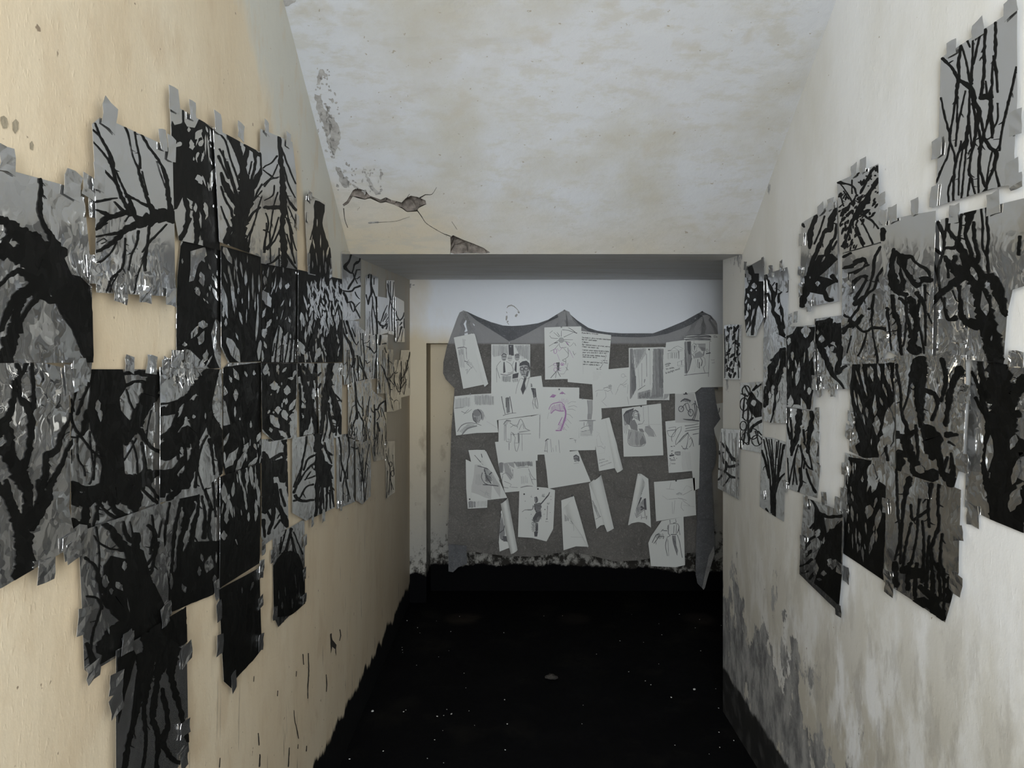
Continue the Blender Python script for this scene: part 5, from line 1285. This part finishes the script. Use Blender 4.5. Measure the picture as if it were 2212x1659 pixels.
BS('BC 125 772 640 758 735 770 733 1550 400 1552 132 1560', 'dark hatched sketch of a tall hallway with curtains, right of centre', 4, '''c grey
x 0 9 12 140 785 190 785 240 1380 160 1530 145 1530;x 2 9 11 490 780 640 775 640 1500 450 1530 480 1330;c mid
x 0 11 10 190 790 385 775 385 860 230 1090;x 90 15 8 190 790 380 775 370 860 240 930;c grey
x 0 24 12 200 790 380 780 250 1040;x 90 10 9 450 1500 640 1380 640 1540 450 1540;x 0 8 8 260 1440 450 1390 450 1530 260 1530;c graphite
x 1 20 12 150 900 230 1200 240 1360 170 1520;x 1 34 14 560 790 640 780 640 1380 580 1380;265 1400 10|370 1330 8;x 5 16 8 270 1480 440 1420 430 1520 290 1525
390 860 7|395 1200 5;365 1240 12|355 1290 8;320 1000 5|320 1350 5;c mid;440 800 6|445 1320 5;260 1050 5|290 1380 5;590 1370 7|620 1540 7;p 655 1460 733 1455 700 1520 640 1545''', '425 795')
s9 = BS('BC 684 688 950 655 1200 690 1210 1360 1110 1440 655 1460 640 1100', 'sketch sheet with a columned portico and notes, behind the framed figures', 5, '''b KK
c grey
230 480 14|330 390 14|430 350 12|560 410 9|590 430 9;330 400 9|450 470 10;240 490 9|440 480 9;165 480 26|230 475 26;150 560 10|230 540 10;x 0 20 10 235 540 270 540 270 700 235 700
x 0 14 14 275 540 300 540 300 690 275 690;x 0 14 14 340 540 365 540 365 690 340 690;x 0 14 14 385 540 410 540 415 690 390 690;460 490 34|465 700 26;240 530 9|450 520 9;490 500 9|570 470 9;480 460 9|560 440 9
420 800 9|520 760 9|600 730 9;430 800 9|430 890 9;540 760 26|540 870 22;420 890 9|600 870 8;430 930 9|600 905 9;x 0 24 8 150 560 200 560 200 720 150 720;c black;80 870 14|240 830 18''', '650 1645',)
s9.blk = 'KK'; s9.text('cut', 105, 930, 215, 890, 60, 'graphite'); s9.text('to side,', 110, 1005, 345, 960, 70, 'graphite'); s9.text('& day/light wood', 105, 1120, 495, 990, 70, 'graphite'); s9.text('scene', 95, 850, 215, 820, 34, 'graphite'); s9.done('handwriting')
s10 = BS('BC 952 590 1250 568 1548 566 1536 1355 1240 1360 946 1362', 'framed sketch of two embracing figures under a black band, top right of cloth', 6, '''b KK
c graphite
620 80 20|800 50 24|1000 50 34|1200 50 34|1340 80 24;620 110 34|850 100 40|1100 95 50|1350 100 34;610 170 20|800 150 30|1100 150 44|1340 160 30;650 190 24|900 185 20|1300 190 20;1300 180 14|1350 220 14
c grey;x 3 16 22 620 220 800 210 790 560 820 680 700 1100 620 1110;c graphite;x 3 15 20 690 230 800 220 780 600 720 560;x 2 30 18 620 300 660 700 700 1090 640 1100
c grey;p 870 330 930 350 890 500;e 890 400 70 120 12;820 570 14|880 640 26|880 690 24;c mid;p 1000 300 1200 290 1200 480 1100 490 1060 440 1000 380;p 900 560 1040 490 1150 600 1100 660 900 690
c grey;p 1040 370 1200 400 1190 480 1100 490;1160 480 30|1140 610 40;850 580 10|970 480 12;1130 640 14|1180 700 14|1190 880 12|1140 940 20|1180 1080 20
c graphite;820 690 24|740 1000 20|690 1090 20;1060 670 20|1110 760 24|1080 900 24;990 720 16|980 900 12|1000 950 12;1030 800 24|1030 960 26;900 300 12|1200 290 10;e 1240 470 24 40 10;1220 560 34|1330 540 34
1310 220 10|1300 700 12|1280 1200 12;615 1160 16|900 1120 18|1280 1090 18;880 210 8|880 290 8;670 900 12|670 1150 12;c mid;900 700 7|970 950 7;920 900 6|890 1060 6''')
s10.color = 'grey'; s10.draw('1420 70 9|1480 50 9|1510 100 9|1440 120 9'); s10.text('Da', 1420, 115, 1530, 115, 66, 'grey'); s10.text('not', 1350, 750, 1450, 750, 60, 'mid'); s10.text('sad', 1375, 830, 1455, 820, 60, 'mid'); s10.done('handwriting')
BS('BE 1420 195 1700 188 1765 480 1758 612 1420 616', 'grey toned sketch of two wheels and walking legs, partly behind the right fall', 4, '''c pale
p 1425 200 1600 192 1690 200 1755 480 1750 605 1425 605;c graphite;e 1505 412 36 40 14;e 1640 465 36 48 14;1505 412 10|1506 415 10;1540 205 18|1590 202 20;1505 412 9|1560 340 12|1600 330 12|1640 465 9;1560 340 10|1590 430 10|1640 465 9;1500 310 16|1555 272 24|1635 300 24;x 20 12 10 1500 300 1600 250 1640 330 1560 310
1690 330 14|1700 460 14|1665 560 16;1700 300 18|1725 420 16|1690 560 14;1655 360 8|1690 330 10|1745 400 8;1535 555 12|1620 566 24|1755 580 20;1640 560 14|1690 566 14;c grey;1475 380 6|1535 440 6;1475 440 6|1535 385 6;1610 430 6|1670 500 6;1610 500 6|1670 430 6''')
BS('BE 1282 588 1420 572 1765 560 1752 930 1640 1010 1678 1282 1500 1300 1330 1312', 'sketch scribbled over with loops and small notes, lower right by the fall', 2, '''c graphite
1310 720 9|1430 705 9;1330 680 6|1430 665 6|1430 700 6;1310 720 6|1330 790 6|1400 800 6|1430 720 6;1380 870 8|1370 800 8|1460 680 8|1510 660 8|1500 720 8|1430 860 8|1430 920 8|1540 790 8|1610 740 8|1480 880 8;1450 900 8|1600 750 8|1580 960 8
1600 750 6|1660 870 6|1620 950 8;1670 770 14|1750 755 10;1530 970 12|1600 970 10;1510 930 8|1560 990 6|1590 900 6;1620 840 8|1650 810 8|1680 940 8;1420 1020 12|1490 1015 12|1490 1060 12|1420 1050 12|1420 1020 10;c mid;p 1425 1020 1490 1018 1488 1055 1425 1052
c graphite;1360 940 12|1380 940 12;1400 935 12|1415 935 12;1365 1005 12|1390 1000 12;1370 1040 20|1380 1040 12;1350 1070 34|1400 1060 24;1345 1110 16|1360 1110 10;1400 1090 12|1410 1110 8;1440 1105 12|1445 1110 8;c mid;1360 1130 34|1420 1130 30;1370 1180 20|1420 1180 20;1360 1160 8|1340 1220 7
c grey;1560 650 16|1650 640 16|1750 620 12;1570 690 16|1660 670 16|1755 660 14;1560 725 16|1650 710 16|1755 690 14;c pale;x 8 16 8 1500 1000 1640 1010 1650 1270 1520 1280''', '', rolls=())
BS('P 1490 967 1512 961 1510 1055 1499 1060', 'sliver of a blank sheet showing beside the right fall', 3, '', '')
BS('BE 672 408 940 370 1222 335 1256 1063 960 1078 698 1084', 'sketch of a long haired seated woman holding a bundle before an arch', 2, '''c graphite
p 690 500 730 440 840 400 800 560 780 640 740 620 700 560;c grey;x 5 14 12 690 500 830 420 780 640 700 640;x 10 20 9 690 600 780 620 740 780 700 740;c mid;p 830 450 900 440 930 500 920 580 880 560 840 540 810 560;c paper;E 870 495 22 36;c graphite
835 445 18|860 430 20|900 450 14;820 520 14|800 600 14;900 480 12|920 580 12;858 490 6|885 490 6;860 518 8|880 518 6;c grey;p 800 580 850 560 890 640 890 720 800 690 780 640;x 5 12 9 790 680 900 700 890 740 800 740;900 630 12|960 620 10|985 570 8
c pale;p 770 700 880 720 960 720 1010 890 930 940 780 920 760 840;c mid;x 4 13 14 775 700 900 720 920 930 770 920;c grey;p 965 780 1010 890 940 930 920 870;x 2 22 12 860 720 960 720 990 900 860 930;770 700 10|758 840 10|780 920 10|930 940 10|1008 890 10|960 720 10;880 760 10|860 900 8;920 760 10|930 930 10;p 905 690 960 690 990 740 930 730;c mid;p 1000 660 1060 640 1120 740 1130 800 1040 780 990 720
c grey;1000 660 8|1100 700 8|1150 800 8;1040 790 7|1130 800 7;970 370 5|980 560 4;1040 370 5|1050 640 4;c pale;980 630 7|1220 630 6;c grey;800 740 14|770 830 10''', '940 375')
s15 = BS('BE 272 590 490 532 600 900 670 1240 600 1250 568 1245 352 1286 300 930', 'tilted rolled sheet with a small boxy sketch and handwritten lines, centre right', 3, '''b NN
c mid
640 300 9|670 580 9;680 580 16|800 560 16|910 650 20;640 220 8|720 130 8|800 400 9;800 400 14|880 500 12|820 520 9;940 560 16|930 660 14;c pale;700 820 9|920 800 8|930 680 8;1100 920 8|1110 1080 7;760 120 9|640 40 9''', '', rolls=[('BE 430 548 490 530 682 1255 600 1302 570 1246 500 900', (465, 540, 635, 1270), 60, .002, .03)])
s15.blk = 'NN'; s15.text('the line', 735, 1080, 935, 1035, 60, 'grey'); s15.text('wrapt in only', 725, 1190, 1065, 1090, 60, 'grey'); s15.text('without to blue', 765, 1300, 1175, 1150, 56, 'grey'); s15.done('handwriting')
BS('BE 70 265 265 285 380 300 392 540 300 700 300 990 100 994 -105 996 -105 840 70 820', 'sketch of a goblet held over a pale hand, behind the purple spine sketch', 1, '''c mid
p 185 290 255 290 255 450 235 560 190 560 195 480;c grey;185 290 10|200 400 10|195 560 9;255 290 8|255 430 8|240 560 9;x 0 14 8 190 480 240 470 240 560 190 560;70 580 10|180 575 16|300 575 12;140 600 9|140 650 9;c mid;p 190 580 270 580 265 700 240 780 200 640
c grey;100 690 9|160 655 9|240 650 9;110 730 9|230 705 9;190 590 8|180 640 8;c mid;x 88 16 9 80 720 270 700 260 790 80 800;c grey;0 850 9|30 850 8;20 850 9|20 885 8''', '118 264')
BS('BD 1012 212 1250 216 1490 221 1484 872 1240 870 983 868', 'sketch of a purple curved spine with ribs below two closed eyes', 4, '''c purple
1115 345 10|1150 310 14|1190 320 12|1165 345 12|1120 340 10;1240 300 12|1270 275 16|1310 305 12|1270 290 10|1240 300 10;p 1120 340 1155 318 1185 322 1160 345;E 1270 295 16 9
1100 500 10|1130 440 12|1190 415 14|1260 410 14|1300 450 12;x 8 14 9 1130 460 1190 430 1270 420 1300 460 1290 520 1230 520 1180 500 1130 550 1110 560;1130 550 14|1180 505 14|1230 520 14|1290 520 14
1290 460 22|1315 520 26|1310 600 26|1285 680 24|1250 770 22;x 70 24 9 1270 600 1330 610 1290 770 1190 770 1230 700;1190 770 16|1260 770 16;1220 700 12|1270 600 12;x -10 26 6 1200 380 1290 350 1360 370 1330 440 1230 400
c mid;1340 430 8|1390 400 7|1445 405 6;1350 470 8|1420 450 7|1460 470 6;1340 500 8|1400 495 7|1440 515 6;1330 560 8|1370 570 7|1405 610 6;1330 620 7|1385 680 6;1310 680 7|1355 735 6;1290 740 7|1330 770 6;c pale;1100 540 8|1080 620 7''', '1231 243')
BS('BD 870 590 985 560 1368 600 1366 1068 1120 1075 878 1082', 'mostly blank sheet with a few upright pencil lines, under the purple spine', 2, '''c grey
985 570 10|980 870 9;c graphite;1055 905 14|1080 880 16|1100 878 8;c grey;1060 910 8|1050 1040 8;1075 890 8|1080 1050 8;1040 1030 9|1080 1035 9;1120 880 7|1135 1045 6;1225 890 7|1240 1055 6;c mid;1150 990 6|1160 1040 6;1190 960 6|1195 1040 6''')
BS('BD 455 637 870 585 955 1080 955 1156 700 1162 455 1163', 'line sketch of a figure lying back across a table, centre left', 3, '''c grey
520 690 10|560 640 22|610 650 16;x 20 14 8 525 650 600 640 580 680 530 720;550 690 10|555 910 9|610 920 9|615 800 8;530 700 8|530 900 6;600 670 10|660 710 10|700 720 9;610 730 8|650 700 8|690 700 8|700 740 8
700 700 10|740 620 10|790 720 10|800 745 10|860 772 9;720 760 8|760 680 8|780 750 8;c mid;p 710 785 860 768 860 776 725 800;c grey;610 820 7|870 812 7;640 820 8|670 860 8|660 930 7|675 1030 9|690 1040 8|720 930 8|720 820 9;p 700 800 722 800 718 930 706 930
665 930 7|710 930 7;755 820 6|758 1030 6;x 10 22 7 570 870 610 860 610 915 570 915;590 930 12|590 1020 10;620 790 8|660 830 8|640 800 8''', '')
BS('BD 410 916 640 905 920 900 948 1526 740 1545 537 1564 470 1300', 'sketch of heavy hanging drapes with dark shading, below the lying figure', 1, '''c grey
x 1 12 16 455 1185 520 1175 515 1310 465 1310;x 3 11 14 640 1170 890 1165 895 1230 820 1220 740 1230 700 1240;c mid;p 520 1190 570 1180 620 1300 640 1340 610 1410 540 1310;p 570 1180 650 1175 660 1250 600 1220
x 4 26 14 540 1200 640 1250 620 1400 560 1330;x 2 30 14 730 1330 840 1350 840 1450 740 1460;c grey;500 1340 8|560 1310 8|630 1380 8;510 1350 8|500 1480 8|580 1505 7;530 1420 7|620 1460 7|600 1490 7|700 1500 7;740 1500 12|820 1480 16|890 1485 8
640 1270 7|640 1380 7;700 1250 7|770 1240 7|840 1240 7;840 1260 9|880 1350 8|930 1400 8;850 1320 9|890 1440 8|900 1460 7;880 1395 9|935 1395 7''')
BS('BF 1015 215 1230 190 1392 172 1420 240 1535 520 1300 560 1060 600 1040 400', 'blank sheet with one small shaded head, lifting at its right side', 0, '''c grey
E 1370 255 30 34;c graphite;1345 240 14|1370 222 14|1400 240 14;1400 240 14|1405 290 12;1350 262 10|1380 262 10;1350 290 8|1375 296 8;x 10 9 8 1375 260 1405 250 1400 300 1380 295;c mid;1345 320 8|1400 310 6''', '', bends=[(1420, 240, 1530, 520, -2.0)][:0])
BS('BF 165 168 260 164 350 166 470 420 600 702 400 725 190 732 210 420 200 320', 'sketch of a hanging torso, its top corner folded across, left side', 3, '''c pale
p 235 330 300 330 520 700 520 560 440 430 420 720 200 640;c mid;x 4 14 8 240 560 330 560 320 440 250 430;c graphite
235 225 7|300 300 8|330 330 9|370 200 6;310 210 9|330 270 12|360 180 7;270 345 9|330 360 9|440 400 9;320 420 9|310 470 9|350 540 9|420 560 9;x 30 12 9 330 350 440 390 430 520 360 510;345 380 12|370 470 14|420 540 12;400 440 16|440 400 12;x 60 14 8 350 440 420 460 420 540 350 520
330 555 12|430 560 14|500 570 10;c mid;x 5 14 9 430 440 520 560 430 560;350 680 6|365 620 7|385 680 6;360 640 6|400 660 6;290 610 4|410 690 4''', '575 710', rolls=[('BF 345 172 365 180 490 440 520 500 420 400 303 305', (330, 240, 500, 470), 60, .008, .014, 'folded_corner')])
BS('BF 135 272 165 285 232 318 200 560 190 730 378 725 375 812 158 824 140 600', 'striped bottom of a sheet hidden behind the hanging torso', 1, '''c graphite
x 1 14 11 165 735 250 733 250 810 160 815;c mid;x 1 14 7 250 733 372 730 372 808 250 810''', '180 715', concave=True)
BS('BF 530 850 565 820 612 1000 640 1255 514 1304 505 1200', 'inner side of a tightly rolled sketch with a dark figure, lower left', 1, '''c grey
p 510 1080 540 900 560 1000 575 1100 560 1190 520 1160;c graphite;515 1000 14|530 880 12;520 1090 16|560 1060 12|570 1010 12;540 1170 16|590 1160 20|600 1190 14;p 550 1130 600 1130 600 1190 560 1190''', '575 712', rolls=[('BF 525 765 608 700 716 1280 640 1326 600 1180', (566, 732, 678, 1303), 46, .004, .03)])
BS('BF 735 618 850 605 945 580 1040 588 1135 616 1124 860 1115 1050 1040 1190 880 1150 720 1140', 'sketch of a dancer in a ragged dress with one arm raised', 3, '''c grey
E 925 725 22 34;c graphite;905 700 12|925 690 14|935 740 14|915 760 10;p 900 770 970 755 985 800 960 870 930 880 905 830;c grey;x 80 14 11 900 770 980 760 985 860 930 880;c graphite
975 770 18|1020 720 18|1060 670 16|1075 640 10;c grey;890 790 14|885 830 12|830 835 12|790 840 10|768 860 8;900 790 10|870 840 8|800 835 7;c graphite;p 920 870 975 850 985 900 950 970 900 980 885 930
x 30 12 10 870 950 980 860 990 930 920 990;x 70 16 9 870 970 910 960 900 1080 865 1090;p 915 980 945 985 945 1070 915 1080;p 900 1080 945 1075 935 1135 905 1135;c grey;x 20 14 9 880 990 960 900 980 930 900 1080
c graphite;1050 790 6|1045 940 6;1035 940 9|1050 940 8;E 788 658 6 6;E 1022 832 6 6;E 1090 720 4 4;E 800 738 4 4;E 868 886 4 4;x 60 9 4 855 680 880 670 875 700 860 695;x 80 9 5 985 660 1020 655 1020 700 985 690;x 80 8 5 1080 680 1098 680 1098 692 1080 692;x 80 9 5 1040 755 1075 755 1070 775 1040 775;x 80 9 5 1000 880 1025 880 1025 890 1000 890;x 80 9 5 1070 858 1085 858 1085 872 1070 872;x 80 9 5 1020 962 1062 962 1062 970 1020 972;x 80 9 4 800 925 820 925 820 932 800 932''', '943 600 789 658', bends=[(1115, 1050, 1040, 1190, 0, .02)][:0])
BS('BF 1205 730 1345 682 1400 860 1510 1250 1370 1245 1230 1290 1215 1000', 'cone curled sheet with a faint seated figure inside, lower centre', 2, '''c grey
x 2 12 10 1240 880 1290 930 1290 960 1240 970;c pale;1300 980 8|1340 1000 8|1345 1070 6;1310 1140 6|1450 1145 5;c grey;1310 960 7|1335 990 7''', '1326 678', rolls=[('BF 1345 682 1400 880 1500 1255 1440 1120 1330 970 1213 832', (1320, 730, 1500, 1230), 90, .004, .03)])
BS('BG 190 262 260 210 300 450 395 790 340 800 288 845 250 640', 'inner strip of a rolled sheet with a line figure, right of lower centre', 1, '''c grey
235 480 10|290 600 10|330 690 12;240 520 8|310 690 8;275 720 8|340 685 8|340 680 8;x 20 14 7 230 500 290 560 300 640 260 600''', '325 152', rolls=[('BG 190 258 345 150 502 825 415 872 382 785 300 480', (270, 200, 455, 850), 85, .004, .03)])
BS('BG 815 138 860 140 950 202 968 500 985 828 900 768 820 755 740 772 690 800 760 420', 'cone curled sheet with a dark striped figure, right of lower centre', 2, '''c graphite
850 370 22|870 360 22;860 390 26|850 410 20;p 780 570 850 440 870 440 800 610;p 890 460 920 450 930 600 900 600;c mid;p 830 520 890 470 900 600 860 640 800 690 790 600;c graphite;860 560 30|890 580 40|860 600 24;x 20 24 10 800 560 860 540 880 600 810 640;x 0 20 8 870 470 900 470 900 540 870 540
c grey;800 700 10|860 660 9|860 720 9;900 600 10|910 700 9|870 700 9;780 640 8|800 700 8;930 680 16|925 720 10''', '832 156', rolls=[('BG 820 138 855 170 915 265 870 370 700 790 760 420', (850, 160, 720, 760), 60, .004, .026)])
BS('BG 1022 243 1290 222 1545 190 1562 668 1400 690 1050 748', 'pale sheet with a faint spiral of pencil lines, next to the right fall', 3, '''c mid
1310 400 14|1350 380 14|1380 400 10;x 20 13 8 1310 380 1390 375 1385 410 1310 415;1390 410 9|1450 380 8|1510 345 8;1330 450 12|1380 460 12|1440 480 8;1210 465 9|1320 455 9;1240 250 6|1220 330 6;1180 330 6|1280 340 6;1290 480 7|1275 650 6;1255 500 6|1260 650 6;1380 500 8|1370 570 8|1400 610 6;1390 480 8|1480 545 7
c pale;1400 350 8|1440 290 8|1500 320 7;1130 420 8|1200 470 8;1400 540 8|1540 560 7''', '1302 226')
BS('BG 985 942 1120 742 1400 690 1410 1000 1420 1308 1300 1335 1140 1328 985 1320 950 1025', 'sketch of a gowned figure holding flowers, bottom right of cloth', 2, '''c graphite
1225 730 9|1230 770 8;1300 720 8|1305 760 9|1270 770 8;1210 790 9|1205 900 9|1230 930 9;1220 780 7|1330 780 8|1340 850 12|1320 900 8;1280 800 9|1275 900 7;1310 790 8|1305 910 7;1240 915 14|1310 915 12;1190 960 9|1170 1060 9|1195 1190 7;1230 930 8|1190 950 9
1200 980 6|1210 1190 5;1320 920 10|1350 1010 9|1370 1140 9|1385 1210 9;c grey;p 1262 930 1300 930 1310 1060 1330 1120 1320 1170 1290 1100 1265 1010;c graphite;1260 930 9|1270 1020 9|1320 1180 8;x 30 16 9 1270 960 1300 1000 1320 1120 1290 1080
1110 880 9|1140 850 10;1140 865 9|1190 868 10;1000 1020 10|1050 920 10|1090 900 10;1060 920 10|1100 910 12|1060 980 10|1020 1030 8;1090 940 9|1150 940 12|1140 970 10;x 20 16 8 1030 920 1150 900 1150 960 1050 980;1045 990 7|1050 1040 7;1340 840 9|1355 920 8;1195 850 9|1200 800 8''', '', rolls=[('BG 985 942 1118 742 1112 870', (1050, 850, 1115, 800), 70, .003, .016, 'folded_corner')])
BS('P 1545 873 1566 869 1566 1000 1541 928', 'cream sheet with one short pencil mark behind the right fall', 0, '''b BE
c graphite
2035 460 14|2045 400 14''')

# ---------------------------------------------------------------- wear on the plaster: chips, cracks, pocks
def decal(parent, wall, name, m, blocks, h=.0008, wob=1.2, step=7):
    s = Sheet(name, wall, 'P 0 0 2212 0 2212 1659 0 1659', name, None, off=0.0, amp=0)
    s.disp = lambda x, y, p: 0.0
    s.org = Vector(); s.base = m; s.color = m; s.step = step; s.HT = {0: h, 1: h * 1.5, 2: h * 2}
    s.wobble = wob
    s.draw(blocks)
    bm = s.bm; cols = s.cols; s.bm = None
    o = link(name, bm, [M[c] for c in cols], parent)
    return o
BL['CA'] = (600, 0, 1260 / 2212)
decal(ceiling, 'K', 'peeled_patch', 'peel', '''b CA
p 140 355 165 360 172 400 190 430 205 470 200 500 185 520 175 480 165 450 152 430;p 190 430 215 445 232 480 240 520 228 560 215 592 198 560 200 510;p 180 500 200 540 212 590 195 565
p 220 630 240 640 250 665 275 700 262 712 245 705 232 680;p 330 655 345 672 360 700 392 735 372 740 350 712;p 270 690 290 712 310 718 290 700
p 148 292 160 262 172 262 190 290 170 285 160 320 146 322;s 0 5 30|30 10 30|60 0 30
R 40 5 22 4 12 20 50 150 350 235 600;R 26 5 18 4 10 20 50 225 620 300 730;R 26 5 20 4 10 20 60 320 640 395 740;R 16 4 14 4 8 20 60 140 260 200 345
s 200 340 8|202 346 6;s 345 845 10|380 842 12''', step=4, wob=2.2)
decal(ceiling, 'K', 'crack', 'crack', '''b CA
s 527 796 6|545 820 4|560 843 3|580 858 3|600 870 3|625 884 3|640 890 4|656 896 5;s 540 750 8|560 738 5|585 736 3|602 710 2;s 345 845 4|400 842 2|450 838 2|475 830 2|500 822 1.5;s 250 790 5|254 830 3|265 862 4
s 490 750 3|500 735 2;s 660 840 2|680 870 2''')
wl = bpy.data.objects['wall_left']
decal(wl, 'L', 'plaster_pock', 'pock', '''b A
p 0 240 25 232 45 250 55 290 45 320 20 325 5 290;p 85 280 110 255 130 280 128 330 105 362 88 335;p 210 430 225 412 238 440 232 480 212 470''')
decal(wl, 'L', 'paint_scuff', 'crack', '''b F
p 988 870 998 866 1002 905 1026 935 1024 1000 1018 960 1000 945 992 985 990 930;s 1046 845 8|1050 880 8|1044 910 6;s 860 985 8|862 1100 9|857 1180 9|857 1250 6;s 828 990 8|832 1050 8
s 775 1320 5|780 1380 7|792 1430 8|802 1485 8;s 565 1455 8|570 1525 9;s 800 1520 6|798 1545 6;s 748 1540 8|742 1650 11;s 850 1530 8|848 1560 8;s 680 1205 7|678 1235 7;s 790 1090 6|788 1120 6;s 965 1110 7|968 1170 9|966 1210 6
s 575 1580 10|572 1650 14;s 340 1600 6|336 1655 8;s 540 1120 5|538 1150 5''', step=6)
decal(bw, 'B', 'peeled_patch', 'peel', '''b BA
s 992 300 8|1005 282 14|1035 274 16|1060 284 12|1085 305 8|1110 335 6;p 1095 335 1115 338 1118 350 1108 356 1100 346;p 1072 370 1092 358 1098 370 1085 392 1070 388
p 980 380 996 376 998 395 988 430 978 420;p 990 435 1000 425 1008 435 1000 445;s 990 440 8|1010 465 8;s 985 340 8|992 350 10;p 15 62 40 58 36 100 18 104;p 50 68 75 66 70 78 52 78''')

# ---------------------------------------------------------------- crumbs of plaster on the black floor
def lump(r, seed, flat=.45, seg=1):
    bm = bmesh.new(); bmesh.ops.create_icosphere(bm, subdivisions=seg, radius=r)
    R = random.Random(seed)
    for v in bm.verts:
        k = R.uniform(.65, 1.2); v.co = Vector((v.co.x * k, v.co.y * k * .8, (v.co.z * k) * flat + r * flat * .7))
        v.co.z = max(0, v.co.z)
    return bm
protos = []
for i in range(4):
    o = link('plaster_chip', lump(.0045, i), M['chip']); protos.append(o)
    tag(o, 'tiny white plaster chip scattered over the black floor', 'chip', 'plaster chips on the floor')
R = random.Random(11); spots = []
while len(spots) < 170:
    y = R.uniform(1.75, 4.6); x = R.uniform(XL + .03, XR - .03 if y < 3.2 else 1.5)
    if R.random() < (.25 + .75 * (y < 2.8)) * (.35 + .65 * (abs(x - .15) > .45)): spots.append((x, y))
spots = [on_floor(px, py).xy for px, py in ((1500, 1490), (805, 1537), (944, 1548), (975, 1543), (1450, 1507), (1555, 1615), (1585, 1600), (1552, 1530), (755, 1640), (1090, 1512), (1013, 1536), (1025, 1567))] + spots
for i, (x, y) in enumerate(spots):
    o = protos[i] if i < 4 else protos[R.randrange(4)].copy()
    if i >= 4: C.objects.link(o)
    o.location = (x, y, 0); k = (2.1, 1.9)[i] if i < 2 else R.uniform(.45, 1.0) * (1.4 if i < 7 else 1)
    o.scale = (k, k, k); o.rotation_euler = (0, 0, R.uniform(0, 6.28))
protos[0]['label'] = 'largest white plaster chip, on the floor near the foot of the right wall'
protos[1]['label'] = 'larger white plaster chip on the floor near the foot of the left wall'
st = link('stone', lump(.035, 77, .35, 2), M['stone']); st.location = (*on_floor(1192, 1466).xy, 0)
tag(st, 'dark brown lump of stone lying in the middle of the floor', 'stone')
